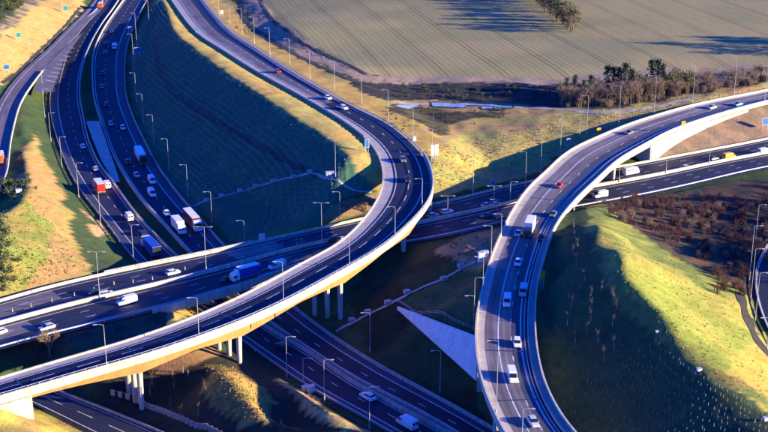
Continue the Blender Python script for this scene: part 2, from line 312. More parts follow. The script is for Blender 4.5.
wS = np.interp(sF, [0, FL.q[FL.near(188, 10)], FL.q[FL.near(215, 33)], FL.q[FL.near(305, 90)], FL.q[FL.near(360, 125)], FL.q[FL.near(400, 155)], FL.q[FL.near(405, 180)]], [3, 5, 11, 15, 15, 11, 3])
HS = (latF < 0) & (latC > 0) & (latM < 0) & small & (gy > 300) & (dF < 170) & (dC_ < 170)
zz_ = np.maximum(zC_ - .2 + .5 * np.minimum(dC_, 4) + .07 * dC_, zF + 1.3 * np.clip((dF - 2) / 8, 0, 1) - .52 * np.maximum(dF - wS, 0))
zz_ = zz_ + (Z - sol_smooth(Z)) if False else zz_ + (vnoise(gx, gy, 9, 4) - .5) * .7 + (vnoise(gx, gy, 3, 5) - .5) * .3
kb = np.clip((dM_ - 8) / 30, 0, 1); kb = kb * kb * (3 - 2 * kb)
Z = np.where(HS, Z * (1 - kb) + zz_ * kb, Z); HSm = HS & (kb > .2)
ko = np.clip((dF - 9) / 20, 0, 1); ko = ko * ko * (3 - 2 * ko); OUT = (latF > 0) & small & (sF < FL.q[FL.near(412, 143)] ) & (dF < 30)
Z = np.where(OUT, (zF - .3 - .05 * dF + (vnoise(gx, gy, 7, 41) - .5) * .5) * (1 - ko) + Z * ko, Z)
fill(FL, 3.0, 0.5, 0, fE); fill(FL, 1.0, 0.9, fW)
fill(RR, 1.5, 0.55, 0, rE0); fill(RR, 0.8, 0.6, rE1, rS)
fill(MW, 1.5, 0.5)
fill(RA, 1.5, 0.5)
cut(MW, 2.0, 0.45); cut(RA, 2.0, 0.45); cut(RE, 1.5, 0.5); fill(RE, 1.5, .5)
cut(FL, 2.5, 0.35, 0, fE); cut(RR, 1.5, 0.5, rE1, rS); cut(RR, 1.5, 0.5, 0, rE0)
fill(RB, 1.0, 0.5); fill(RC, 1.0, 0.5)
cut(RB, 1.8, 0.55); cut(RC, 1.8, 0.55); cut(RD, 2.0, 0.7)
cut(FL, -0.5, .5, fE, fW, drop=3.0); cut(RR, -0.5, .5, rE0, rE1, drop=2.5)
ZG = Z.reshape(NY, NX)
def hz(x, y):
    i = int(np.clip(np.searchsorted(xs, x) - 1, 0, NX - 2)); j = int(np.clip(np.searchsorted(ys, y) - 1, 0, NY - 2))
    a = (x - xs[i]) / (xs[i + 1] - xs[i]); b = (y - ys[j]) / (ys[j + 1] - ys[j])
    return float((ZG[j, i] * (1 - a) + ZG[j, i + 1] * a) * (1 - b) + (ZG[j + 1, i] * (1 - a) + ZG[j + 1, i + 1] * a) * b)
def G(u, v):
    """the point of the ground that the photo shows at this pixel"""
    z = 22.0
    while z > -12:
        p = P(u, v, z)
        if hz(p[0], p[1]) >= z: break
        z -= 0.25
    return p[0], p[1], hz(p[0], p[1])

# ---------------------------------------------- ground cover (kinds of surface
U, V = PIX(gx, np.maximum(gy, 60), Z)
vis = small & (gy > 150)
ju = U + (vnoise(gx, gy, 2.5, 7) - .5) * 4.5 + (vnoise(gx, gy, 9, 8) - .5) * 14; jv = V + (vnoise(gx, gy, 2.5, 9) - .5) * 2 + (vnoise(gx, gy, 9, 10) - .5) * 5
def inside(poly, u, v):
    r = np.zeros(len(u), bool); m = len(poly)
    for k in range(m):
        x1, y1 = poly[k]; x2, y2 = poly[(k + 1) % m]
        if y1 == y2: continue
        c = ((y1 > v) != (y2 > v)) & (u < (x2 - x1) * (v - y1) / (y2 - y1) + x1); r ^= c
    return r
cov = np.tile(np.array([0.060, 0.085, 0.035]), (len(gx), 1)); rowd = np.zeros(len(gx)); rowk = np.zeros(len(gx)); fk = np.zeros(len(gx))
def put(poly, c1, c2=None, ns=10, jag=True, seed=20, rk=None, field=None):
    m = inside(poly, ju if jag else U, jv if jag else V)
    k = vnoise(gx, gy, ns, seed)[:, None] if c2 is not None else 0
    k = np.clip((k - .35) / .3, 0, 1) if c2 is not None else 0
    c = np.array(c1) * (1 - k) + np.array(c2 if c2 is not None else c1) * k
    cov[m] = c[m] if c.ndim > 1 else c
    rowk[m] = rk if rk else 0; fk[m] = field if field else 0
    return m
GREEN, DGRASS, GOLD, YEL, BRN, SOIL = (.05, .09, .035), (.040, .065, .03), (.46, .31, .09), (.34, .33, .06), (.26, .165, .085), (.075, .06, .045)
# field and its margins
put([(-900,-500),(-900,200),(2000,200),(2000,-500)], (.30, .255, .17), jag=False)
put([(100,-200),(150,0),(190,300),(2000,300),(2000,-200)], GREEN, DGRASS, jag=False)
put([(-300,-300),(-300,600),(400,600),(100,-300)], GREEN, DGRASS, jag=False)
put([(-400,432),(-400,900),(1200,900),(1200,432)], SOIL, DGRASS, jag=False)
m = put([(225,-300),(256,-20),(262,2),(276,22),(302,40),(366,73),(400,79.5),(560,81),(600,84),(2000,80),(2000,-400),(0,-400)], (.345, .295, .135), (.28, .255, .12), 30, jag=False, field=1.0)
put([(366,73),(400,77),(560,78),(640,70),(760,66),(760,73),(640,86),(560,84),(400,84),(362,80)], (.36, .26, .20), (.28, .21, .16), 6)
put([(205,-40),(255,-40),(262,2),(276,22),(302,40),(366,75),(400,84),(400,92),(330,70),(285,46),(250,25),(242,0)], (.38, .27, .20), (.30, .22, .15), 5)
put([(192,-40),(222,-40),(234,0),(243,25),(270,42),(300,58),(350,82),(388,98),(400,118),(384,122),(345,102),(291,70),(224,22)], GOLD, (.36, .30, .10), 6)
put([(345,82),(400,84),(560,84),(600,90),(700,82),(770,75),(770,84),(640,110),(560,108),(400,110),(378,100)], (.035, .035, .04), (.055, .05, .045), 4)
put([(378,101),(400,101),(520,104),(600,112),(700,92),(770,82),(900,60),(900,120),(768,92),(620,128),(575,148),(540,172),(432,200),(436,170),(425,150),(408,138),(384,118)], (.33, .22, .10), (.30, .26, .09), 9)
put([(435,150),(470,130),(510,140),(560,120),(580,130),(560,150),(500,165),(436,190)], (.38, .31, .10), (.36, .33, .10), 7)
for q_ in ([(380,109),(400,108),(450,110),(500,109),(516,112),(500,117),(470,120),(452,128),(430,134),(412,130),(396,120)], [(400,116),(430,118),(458,122),(450,134),(428,140),(414,134)]): put(q_, (.045, .05, .035), (.10, .08, .045), 4)  # dark cover painting the shade on the slope below the pools
# golden strip on the inner side of the long flyover
put([(160,-30),(170,0),(192,32),(256,73),(325,112),(373,146),(384,170),(384,200),(372,190),(362,172),(345,158),(318,132),(280,106),(240,82),(196,50),(165,25),(150,-10)], GOLD, (.40, .33, .10), 5)
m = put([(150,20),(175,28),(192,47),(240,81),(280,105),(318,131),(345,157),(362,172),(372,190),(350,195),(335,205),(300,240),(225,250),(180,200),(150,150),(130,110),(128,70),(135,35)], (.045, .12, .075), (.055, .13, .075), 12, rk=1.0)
put([(205,200),(235,185),(262,195),(276,232),(240,246),(215,240),(198,215)], (.04, .07, .035), (.05, .09, .04), 8)
put([(322,212),(338,204),(372,192),(385,196),(370,212),(340,222),(322,226)], (.34, .20, .11), (.26, .18, .09), 3)
put([(275,233),(320,222),(360,216),(330,226),(280,238)], (.15, .15, .05))
# left top bank, left hill
put([(-200,-60),(100,-60),(92,0),(66,28),(40,52),(15,75),(0,92),(-200,150)], (.50, .30, .10), (.42, .31, .11), 8)
put([(-200,-80),(45,-40),(40,2),(22,18),(0,42),(-200,90)], (.30, .24, .15), (.10, .09, .07), 2.5)
put([(-200,-80),(40,-60),(18,2),(0,30),(-200,60)], (.03, .045, .035), (.045, .06, .04), 3)
put([(10,100),(40,78),(56,95),(60,140),(80,190),(120,240),(140,268),(0,304),(-100,330),(-100,200)], (.045, .075, .035), (.06, .09, .035), 6)
put([(28,145),(34,135),(46,160),(62,195),(72,225),(86,255),(94,275),(60,290),(0,302),(-80,320),(-80,260),(0,235),(22,205),(20,175)], (.42, .25, .10), (.36, .28, .085), 7)
put([(-80,180),(10,178),(30,190),(35,215),(55,230),(50,260),(20,290),(-80,310)], (.25, .27, .06), (.38, .30, .08), 6)
put([(-60,180),(8,170),(22,178),(26,192),(20,205),(0,212),(-60,220)], (.06, .09, .03), (.16, .17, .05), 4)
put([(86,210),(92,214),(105,230),(112,236),(100,236),(90,224)], (.45, .27, .14))
# between motorway and flyover, below flyover
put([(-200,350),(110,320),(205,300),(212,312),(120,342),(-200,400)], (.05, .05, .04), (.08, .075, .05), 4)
put([(160,318),(200,303),(245,288),(262,284),(230,300),(180,320)], (.42, .30, .11), (.48, .38, .15), 4)
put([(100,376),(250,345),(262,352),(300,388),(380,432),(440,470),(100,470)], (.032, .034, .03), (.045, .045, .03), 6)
put([(150,362),(215,345),(222,352),(205,362),(160,374)], (.50, .25, .12), (.34, .19, .10), 5)  # bank under the deck coloured brighter to look sunlit
put([(204,364),(222,366),(262,385),(276,402),(272,418),(240,428),(218,410),(205,390)], (.36, .23, .07), (.24, .19, .06), 3)
put([(276,378),(284,380),(320,402),(345,416),(375,432),(360,440),(330,424),(300,400)], (.50, .36, .14), (.36, .22, .11), 3)
put([(-100,400),(40,408),(80,418),(105,430),(140,470),(-100,470)], (.42, .36, .08), (.36, .24, .09), 4)
# centre between the viaducts
put([(345,300),(372,262),(440,240),(500,222),(520,205),(508,230),(490,270),(482,310),(478,400),(520,470),(380,380)], (.028, .036, .022), (.04, .06, .028), 8)  # hollow coloured extra dark to carry its shade
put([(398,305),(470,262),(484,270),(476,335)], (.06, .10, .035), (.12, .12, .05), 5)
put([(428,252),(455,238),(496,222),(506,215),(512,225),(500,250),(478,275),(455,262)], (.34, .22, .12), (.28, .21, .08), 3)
put([(636,156),(664,136),(712,117),(768,103),(900,85),(900,125),(768,140),(656,162)], (.27, .185, .12), (.20, .14, .10), 4)
# right hill and the scrub behind it
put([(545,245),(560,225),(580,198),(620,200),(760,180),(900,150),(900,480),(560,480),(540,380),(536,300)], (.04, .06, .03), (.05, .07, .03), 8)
put([(582,197),(600,203),(660,195),(745,190),(768,192),(768,270),(740,300),(690,270),(640,250),(605,225)], (.12, .07, .05), (.08, .07, .045), 5)  # scrub ground darkened, here and on the next line, to deepen its shade
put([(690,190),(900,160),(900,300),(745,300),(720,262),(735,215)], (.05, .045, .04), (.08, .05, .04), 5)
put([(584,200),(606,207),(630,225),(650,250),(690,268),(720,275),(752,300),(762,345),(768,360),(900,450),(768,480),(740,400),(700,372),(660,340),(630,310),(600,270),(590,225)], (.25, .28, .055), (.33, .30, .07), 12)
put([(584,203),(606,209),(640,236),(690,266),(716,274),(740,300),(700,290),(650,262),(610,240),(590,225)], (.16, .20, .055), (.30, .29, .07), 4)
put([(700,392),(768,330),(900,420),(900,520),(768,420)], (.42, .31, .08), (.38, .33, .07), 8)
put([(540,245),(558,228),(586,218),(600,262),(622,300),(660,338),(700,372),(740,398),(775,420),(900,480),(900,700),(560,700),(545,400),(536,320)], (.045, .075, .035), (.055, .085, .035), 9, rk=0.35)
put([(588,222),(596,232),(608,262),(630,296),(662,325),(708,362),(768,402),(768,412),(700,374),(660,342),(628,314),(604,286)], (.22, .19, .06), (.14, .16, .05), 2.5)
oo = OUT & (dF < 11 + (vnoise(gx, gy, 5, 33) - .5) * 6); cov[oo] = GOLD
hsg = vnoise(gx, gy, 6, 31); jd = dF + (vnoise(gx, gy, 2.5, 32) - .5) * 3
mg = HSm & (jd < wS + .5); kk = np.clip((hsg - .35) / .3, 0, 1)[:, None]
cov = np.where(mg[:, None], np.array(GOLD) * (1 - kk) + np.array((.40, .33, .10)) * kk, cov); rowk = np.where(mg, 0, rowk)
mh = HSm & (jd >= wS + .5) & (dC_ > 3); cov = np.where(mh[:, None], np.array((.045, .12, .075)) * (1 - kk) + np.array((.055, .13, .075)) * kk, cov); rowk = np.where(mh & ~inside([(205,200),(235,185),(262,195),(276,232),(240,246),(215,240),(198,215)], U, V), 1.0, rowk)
# planting rows follow the crest of each slope
def pdist(pts, closed=False):
    W = np.array([P(a, b, z)[:2] for a, b, z in pts]); best = np.full(len(gx), 1e9)
    for k in range(len(W) - 1):
        a, b = W[k], W[k + 1]; ab = b - a; t = np.clip(((gx - a[0]) * ab[0] + (gy - a[1]) * ab[1]) / (ab @ ab), 0, 1)
        best = np.minimum(best, np.hypot(gx - a[0] - t * ab[0], gy - a[1] - t * ab[1]))
    return best
d1 = pdist([(120,-60,9),(175,25,9.6),(200,50,9.6),(240,78,9.6),(280,101,9.4),(320,127,9),(350,148,8.6),(400,200,8)])
cpt = P(250, 225, -4.6); d2_ = np.hypot(gx - cpt[0], gy - cpt[1])
d3 = pdist([(591,224,12.5),(599,250,16),(611,280,16.5),(630,307,14.5),(660,337,11.5),(700,370,10.5),(740,397,10.5),(775,417,10.5),(900,520,10.5)])
lowp = inside([(205,200),(262,184),(322,170),(372,192),(335,215),(290,240),(225,250)], U, V)
rowd = np.where(gx > 20, d3, np.where(lowp, d2_, dF))

me = bpy.data.meshes.new('ground')
nv = NX * NY; me.vertices.add(nv); me.vertices.foreach_set('co', np.stack([gx, gy, Z], 1).ravel())
idx = np.arange(nv).reshape(NY, NX); q = np.stack([idx[:-1, :-1], idx[:-1, 1:], idx[1:, 1:], idx[1:, :-1]], -1).reshape(-1, 4)
me.loops.add(len(q) * 4); me.polygons.add(len(q)); me.loops.foreach_set('vertex_index', q.ravel())
me.polygons.foreach_set('loop_start', np.arange(len(q)) * 4); me.polygons.foreach_set('use_smooth', [True] * len(q)); me.update(); me.validate()
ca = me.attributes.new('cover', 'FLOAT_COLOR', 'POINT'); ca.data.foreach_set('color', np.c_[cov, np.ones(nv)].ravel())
for nm, arr in (('rowd', rowd), ('rowk', rowk), ('fieldk', fk)):
    a = me.attributes.new(nm, 'FLOAT', 'POINT'); a.data.foreach_set('value', arr.astype(float))
ground = bpy.data.objects.new('ground', me); COL.objects.link(ground); tag(ground, kind='structure')
def ground_mat():
    m = bpy.data.materials.new('ground_cover'); N, L = nodes_of(m); b = N['Principled BSDF']; b.inputs['Roughness'].default_value = 1.0
    b.inputs['Specular IOR Level'].default_value = 0.1
    def at(n_): a = N.new('ShaderNodeAttribute'); a.attribute_name = n_; return a
    def math_(op, a, b_=None, c_=None):
        x = N.new('ShaderNodeMath'); x.operation = op
        for k, val in enumerate((a, b_, c_)):
            if val is None: continue
            if isinstance(val, (int, float)): x.inputs[k].default_value = val
            else: L.new(val, x.inputs[k])
        return x.outputs[0]
    g = N.new('ShaderNodeNewGeometry').outputs['Position']
    def noise(s, d=5, r=.6):
        x = N.new('ShaderNodeTexNoise'); x.inputs['Scale'].default_value = s; x.inputs['Detail'].default_value = d; x.inputs['Roughness'].default_value = r
        L.new(g, x.inputs['Vector']); return x.outputs[0]
    n1, n2, n3 = noise(.35, 7, .75), noise(1.6, 4, .7), noise(.05, 4)
    f = math_('MULTIPLY', math_('ADD', math_('MULTIPLY', n1, 1.5), .25), math_('ADD', math_('MULTIPLY', n2, 1.2), .4))
    f = math_('MULTIPLY', f, math_('ADD', math_('MULTIPLY', n3, .5), .75))
    calm = math_('SUBTRACT', 1.0, math_('MULTIPLY', at('fieldk').outputs['Fac'], .8)); f = math_('ADD', math_('MULTIPLY', math_('SUBTRACT', f, 1.0), calm), 1.0)
    # planting rows
    wob = math_('MULTIPLY', math_('SUBTRACT', noise(.12, 3), .5), 1.6)
    s_ = math_('SINE', math_('MULTIPLY', math_('ADD', at('rowd').outputs['Fac'], wob), 2 * math.pi / 2.1))
    dashes = math_('GREATER_THAN', noise(.9, 2), .42)
    s_ = math_('MULTIPLY', math_('SMOOTH_MAX', math_('MULTIPLY', s_, 1.0), -.25, .3), 1.0)
    s_ = math_('MULTIPLY', math_('MULTIPLY', s_, at('rowk').outputs['Fac']), math_('ADD', math_('MULTIPLY', dashes, .6), .5))
    f = math_('MULTIPLY', f, math_('ADD', 1.0, math_('MULTIPLY', s_, .22)))
    # drilled field: fine rows and paired wheel marks
    a0, a1 = P(410, 0, 11), P(512, 76, 10); dx, dy = (a1 - a0)[:2]; ln = math.hypot(dx, dy); nx_, ny_ = -dy / ln, dx / ln
    sp = N.new('ShaderNodeSeparateXYZ'); L.new(g, sp.inputs[0])
    c = math_('ADD', math_('MULTIPLY', sp.outputs[0], nx_), math_('MULTIPLY', sp.outputs[1], ny_))
    c = math_('ADD', c, math_('MULTIPLY', math_('SUBTRACT', noise(.015, 1), .5), 3.0))
    fr = math_('FRACT', math_('DIVIDE', c, 24.0))
    def band(x0, w): return math_('LESS_THAN', math_('ABSOLUTE', math_('SUBTRACT', fr, x0)), w)
    tr = math_('ADD', band(.30, .017), band(.385, .017))
    fine = math_('SINE', math_('MULTIPLY', c, 2 * math.pi / 2.7)); fine2 = math_('SINE', math_('MULTIPLY', c, 2 * math.pi / 6.3))
    fd = math_('ADD', math_('MULTIPLY', math_('MULTIPLY', fine, math_('ADD', .3, noise(1.2, 2))), .12), math_('MULTIPLY', fine2, .03)); fd = math_('SUBTRACT', fd, math_('MULTIPLY', tr, .32))
    f = math_('MULTIPLY', f, math_('ADD', 1.0, math_('MULTIPLY', fd, at('fieldk').outputs['Fac'])))
    # dry / fresh patches
    mx = N.new('ShaderNodeMix'); mx.data_type = 'RGBA'; mx.blend_type = 'MULTIPLY'; mx.inputs[0].default_value = 1; L.new(at('cover').outputs['Color'], mx.inputs[6])
    cr = N.new('ShaderNodeValToRGB'); cr.color_ramp.elements[0].position = .35; cr.color_ramp.elements[1].position = .65
    cr.color_ramp.elements[0].color = (.92, 1.03, .93, 1); cr.color_ramp.elements[1].color = (1.08, .98, .97, 1); L.new(noise(.13, 5, .7), cr.inputs[0])
    L.new(cr.outputs[0], mx.inputs[7])
    m2 = N.new('ShaderNodeMix'); m2.data_type = 'RGBA'; m2.blend_type = 'MULTIPLY'; m2.inputs[0].default_value = 1; L.new(mx.outputs[2], m2.inputs[6]); L.new(f, m2.inputs[7])
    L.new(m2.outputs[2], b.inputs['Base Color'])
    bp = N.new('ShaderNodeBump'); bp.inputs['Strength'].default_value = .55; bp.inputs['Distance'].default_value = .35
    L.new(math_('ADD', math_('MULTIPLY', n2, .8), math_('MULTIPLY', s_, .03)), bp.inputs['Height']); L.new(bp.outputs[0], b.inputs['Normal'])
    return m
me.materials.append(ground_mat())
def drape(name, pts, w, m, dz=0.08, step=1.5, close=False):
    """a narrow sheet lying on the ground along a line of photo points"""
    W = [np.array(G(*p)) for p in pts]; out = []
    for a, b in zip(W, W[1:]):
        k = max(1, int(np.linalg.norm((b - a)[:2]) / step))
        for t in range(k): out.append(a + (b - a) * t / k)
    out.append(W[-1]); out = np.array(out)[:, :2]
    for _ in range(3): out[1:-1] = (out[:-2] + 2 * out[1:-1] + out[2:]) / 4
    T = np.gradient(out, axis=0); T /= np.linalg.norm(T, axis=1)[:, None]; b = MB()
    for k, (p, t) in enumerate(zip(out, T)):
        ww = w * (1 + .25 * math.sin(k * .7) * (1 if w > .8 else 0))
        for s in (-1, 0, 1):
            x, y = p[0] - t[1] * s * ww / 2, p[1] + t[0] * s * ww / 2; b.v.append((x, y, hz(x, y) + dz))
    for k in range(len(out) - 1):
        for s in (0, 1): a = 3 * k + s; b.f.append((a, a + 1, a + 4, a + 3))
    o = b.build(name, m)
    if o.data.polygons[0].normal.z < 0: o.data.flip_normals()
    return o, out
# ------------------------------------------------------------------ roads
def road(name, p, surf, lines, i0=0, i1=None, parent=None, lift=0.0):
    o = None
    for k, (t0, t1, m, nm) in enumerate(surf):
        s_ = strip(nm if (k or parent) else name, p, t0, t1, lift + 0.0, m, parent if parent else o, i0, i1)
        if o is None and not parent: o = tag(s_, kind='structure')
    root = parent or o
    for t, w, mod in lines:
        strip('lane_line' if mod else 'edge_line', p, t, t, lift + 0.012, LINE, root, i0, i1, w=w, mod=mod)
    return root
DASH = (4, 1)
road('slip_road', RA, [(0, .22, ASPO, ''), (.22, 1, ASPO, 'carriageway')], [(.22, .3, None), (.93, .3, None)])
road('left_carriageway', RB, [(0, .26, ASPB, ''), (.26, 1, ASPH, 'running_lanes')], [(.26, .28, None), (.60, .24, DASH), (.90, .28, None)])
road('right_carriageway', RC, [(0, .72, ASPH, ''), (.72, 1, ASPB, 'hard_shoulder')], [(.09, .28, None), (.40, .22, DASH), (.72, .28, None)])
road('motorway', MW, [(0, 1, ASPM, '')], [(.07, .28, None), (.19, .2, DASH), (.31, .2, DASH), (.42, .28, None),
     (.56, .28, None), (.67, .2, DASH), (.79, .2, DASH), (.90, .28, None)])
road('lower_road', RD, [(0, 1, ASPH, '')], [(.12, .25, None), (.5, .2, (4, 2)), (.9, .22, None)])
road('side_road', RE, [(0, 1, ASPH, '')], [(.04, .3, None), (.5, .25, DASH)])
mr = MW.near(70, 306)  # paler asphalt sheets below paint the sunlit stretches of the motorway
strip('sunlit_patch', MW, .06, .30, .005, ASPO, bpy.data.objects['motorway'], 0, mr); strip('sunlit_patch', MW, .30, .44, .005, ASPO, bpy.data.objects['motorway'], 0, MW.near(20, 322))
strip('sunlit_patch', MW, .08, .36, .005, ASPO, bpy.data.objects['motorway'], MW.near(248, 262), MW.near(288, 252))
strip('sunlit_patch', MW, .54, .80, .005, ASPO, bpy.data.objects['motorway'], 0, MW.near(22, 326))
strip('sunlit_patch', MW, .54, .86, .005, ASPB, bpy.data.objects['motorway'], MW.near(262, 262), MW.near(300, 252))
# chevroned gore where the slip road meets the carriageway
g = MB(); gp = [(34,92),(52,92),(57,78),(63,62),(72,48),(84,32),(66,46),(50,62),(40,76)]
def gz(u, v): return -1.15
g.add([P(a, b, -1.12) for a, b in gp], [tuple(range(len(gp)))]); gore = tag(g.build('gore_paving', ASPO), kind='structure')
if gore.data.polygons[0].normal.z < 0: gore.data.flip_normals()
c = MB()
for k in range(9):
    t = k / 9; a = P(44 + 28 * t, 80 - 36 * t, -1.1); b_ = P(55 + 22 * t, 82 - 38 * t, -1.1); d = P(1.5 * (1 - t) + 50 + 25 * t, 85 - 38 * t, -1.1)
    w = np.array([0, .8, 0]); c.add([a, b_, b_ + w, a + w], [(0, 1, 2, 3)])
c.build('chevron_marking', LINE, gore)
# paved slab in the median
g = MB(); g.add([P(a, b, zz + .25) for a, b, zz in [(86,121,-5.5),(99,121,-5.5),(108,147,-6.1),(115,166,-6.6),(120,182,-6.9),(114,182,-6.9),(101,160,-6.4),(92,138,-6)]], [tuple(range(8))])
g = tag(g.build('median_paving', CONV), kind='structure')
if g.data.polygons[0].normal.z < 0: g.data.flip_normals()

# barriers
def barrier(p, t, h, w, m, label, i0=0, i1=None, z0=-0.2, name='concrete_barrier', cat='crash barrier', posts=False):
    if not posts: return tag(wall(name, p, t, w, z0, h, m, None, i0, i1, taper=.6), label, cat)
    o = empty(name, p.pt(i0, t)); i1 = p.n - 1 if i1 is None else i1; M0 = Matrix.Translation(-Vector(o.location))
    r = wall('rail', p, t, .12, h - .34, h, m, o, i0, i1); r.data.transform(M0)
    for i in range(i0, i1, 3):
        x, y, z = p.pt(i, t); b = MB().box((0, 0, (h + z0) / 2), (.14, .14, h - z0 - .04)); q_ = b.build('post', m, o) if i == i0 else q_.copy()
        if i > i0: COL.objects.link(q_)
        q_.location = Vector((x, y, z)) - Vector(o.location)
    return tag(o, label, cat)
barrier(RB, .985, .95, .6, CONC, 'concrete barrier along the inner edge of the left carriageway in the cutting')
barrier(RB, .01, .8, .2, GALV, 'steel crash rail on the outer edge of the left carriageway below the grassy hill', posts=True, name='crash_rail')
barrier(RC, .015, 1.0, .7, CONC, 'concrete median barrier curving along the left of the lorry carriageway')
barrier(RC, .985, .9, .45, CONC, 'pale barrier between the lorry carriageway and the planted green hillside')
barrier(RA, .985, .8, .4, CONC, 'pale barrier on the inner edge of the slip road at far left', RA.near(38, 76))
barrier(MW, .49, 1.0, .6, CONL, 'cream concrete median barrier down the middle of the wide motorway')
barrier(MW, .455, .75, .14, GALV, 'steel rail just above the motorway median barrier', posts=True, name='crash_rail')
barrier(MW, .01, .8, .35, CONL, 'cream kerb barrier along the upper edge of the wide motorway')
barrier(MW, .975, .75, .16, GALV, 'steel crash rail along the lower edge of the wide motorway', posts=True, name='crash_rail')
barrier(RE, .0, .6, .14, GALV, 'thin crash rail beside the curved side road at the right edge', posts=True, name='crash_rail')
barrier(RD, .03, .6, .3, CONC, 'low kerb wall along the lower road under the flyover')

# ------------------------------------------------------------------ motorway bridge over the cutting
mb0 = MW.near(128, 292); mb1 = MW.near(275, 262)
br = tag(empty('motorway_bridge', MW.pt(mb0, .5)), 'low concrete bridge carrying the wide motorway over the sunken carriageways', 'bridge')
inv = Matrix.Translation(-Vector(br.location))
def under(o, e): o.data.transform(Matrix.Translation(-Vector(e.location))); o.parent = e; return o
b = MB()
for i in range(mb0, mb1 + 1): b.v += [MW.pt(i, -.01, -.05), MW.pt(i, 1.01, -.05), MW.pt(i, 1.01, -1.3), MW.pt(i, -.01, -1.3)]
for i in range(mb1 - mb0):
    k = 4 * i
    for j in range(4): b.f.append((k + j, k + (j + 1) % 4, k + 4 + (j + 1) % 4, k + 4 + j))
b.f += [(0, 1, 2, 3), tuple(4 * (mb1 - mb0) + j for j in range(4))[::-1]]
under(fixn(b.build('deck', CONC)), br)
for t in (-.012, 1.012): under(wall('parapet', MW, t, .4, -.6, 1.0, CONC, None, mb0, mb1), br)

# ------------------------------------------------------------------ long curving flyover (viaduct)
def girder_depth(p, i, marks, base, extra, reach):
    s_ = p.q[i]; return base + max([0] + [extra * max(0, 1 - abs(s_ - p.q[m]) / reach) ** 1.6 for m in marks])
fly = tag(empty('curving_flyover', FL.pt(fE, .5)), 'long curving flyover with cream parapet and rust coloured girders sweeping over the motorway', 'flyover')
road('', FL, [(0, .20, CONV, 'verge'), (.20, .96, ASPH, 'road_surface'), (.96, 1, CONV, 'edge_kerb')], [(.26, .3, None), (.52, .26, (4, 2)), (.80, .3, None)], parent=fly, i0=fE, i1=fW)
for o in list(fly.children): o.data.transform(Matrix.Translation(-Vector(fly.location)))
fa = strip('flyover_approach', FL, 0, .20, 0, CONV, None, 0, fE); tag(fa, kind='structure')
sun_end = FL.near(330, 100)  # pale asphalt up to here, dark beyond: paints sun giving way to shade
strip('road_surface', FL, .20, .96, 0, ASPO, fa, 0, sun_end); strip('road_surface', FL, .20, .96, 0, ASPH, fa, sun_end, fE); strip('edge_kerb', FL, .96, 1, 0, CONV, fa, 0, fE)
strip('dark_lane', FL, .60, .80, .006, ASPH, fa, 0, sun_end)  # darker band along one lane of the pale stretch
for t, w, md in ((.26, .3, None), (.54, .26, DASH), (.80, .3, None)): strip('lane_line' if md else 'edge_line', FL, t, t, .012, LINE, fa, 0, fE, w=w, mod=md)
fb = strip('flyover_ramp', FL, 0, .20, 0, CONV, None, fW); tag(fb, kind='structure')
strip('road_surface', FL, .20, .96, 0, ASPH, fb, fW); strip('edge_kerb', FL, .96, 1, 0, CONV, fb, fW)
for t, w, md in ((.26, .3, None), (.52, .26, (4, 2)), (.80, .3, None)): strip('lane_line' if md else 'edge_line', FL, t, t, .012, LINE, fb, fW, w=w, mod=md)
fP = FL.near(410, 152)
under(wall('parapet', FL, 1.0, .40, -.85, 1.1, CONL, None, fP, None, off=.22), fly)
under(wall('parapet', FL, 0.0, .35, -1.0, .45, CONL, None, FL.near(372, 150), None, off=-.22), fly)
under(wall('handrail', FL, 1.0, .08, 1.34, 1.7, GALV, None, fP, None, off=.22), fly) if False else None
hb = MB()
for i in range(fP, FL.n - 1):
    a = Vector(FL.pt(i, 1.0 + .22 / FL.w[i], 1.5)); c2 = Vector(FL.pt(i + 1, 1.0 + .22 / FL.w[i], 1.5)); hb.tube(a, c2, .05, n=4); hb.tube(a, a - Vector((0, 0, .46)), .04, n=4)
under(hb.build('handrail', GALV), fly)
pm = [FL.near(228, 318), FL.near(330, 272), FL.near(135, 354), FL.near(392, 226)]
for t in (.10, .36, .63, .90):
    b = MB(); e = .45
    for i in range(fE, fW + 1):
        dpt = girder_depth(FL, i, pm, 1.9, 1.7, 24)
        for s1, z in ((-1, -.3), (1, -.3), (1, -dpt), (-1, -dpt)): b.v.append(FL.pt(i, t + s1 * e / FL.w[i], z))
    for i in range(fW - fE):
        k = 4 * i
        for j in range(4): b.f.append((k + j, k + (j + 1) % 4, k + 4 + (j + 1) % 4, k + 4 + j))
    b.f += [(0, 1, 2, 3), tuple(4 * (fW - fE) + j for j in range(4))]
    under(fixn(b.build('girder', STEEL)), fly)
b = MB()
for i in range(fE, fW + 1): b.v += [FL.pt(i, 0, -.06), FL.pt(i, 1, -.06), FL.pt(i, 1, -.32), FL.pt(i, 0, -.32)]
for i in range(fW - fE):
    k = 4 * i
    for j in range(4): b.f.append((k + j, k + (j + 1) % 4, k + 4 + (j + 1) % 4, k + 4 + j))
under(fixn(b.build('deck_slab', CONC)), fly)
for mk in pm:
    for t in (.18, .5, .82):
        x, y, z = FL.pt(mk, t); z -= 3.5; gz_ = min(hz(x, y), z - 1) - .6
        b = MB().tube((x, y, gz_), (x, y, z), .55, .72, n=12); b.box((x, y, z + .2), (1.7, 1.7, .5))
        under(b.build('pier', CONL), fly)
# stiffener plates at the deep girder joint
i = pm[0] - 3
for dt in (-1, 2):
    x, y, z = FL.pt(i + dt, .90 + .5 / FL.w[i]); under(MB().box((x, y, z - 1.6), (.18, .25, 2.0)).build('stiffener', DARK), fly)
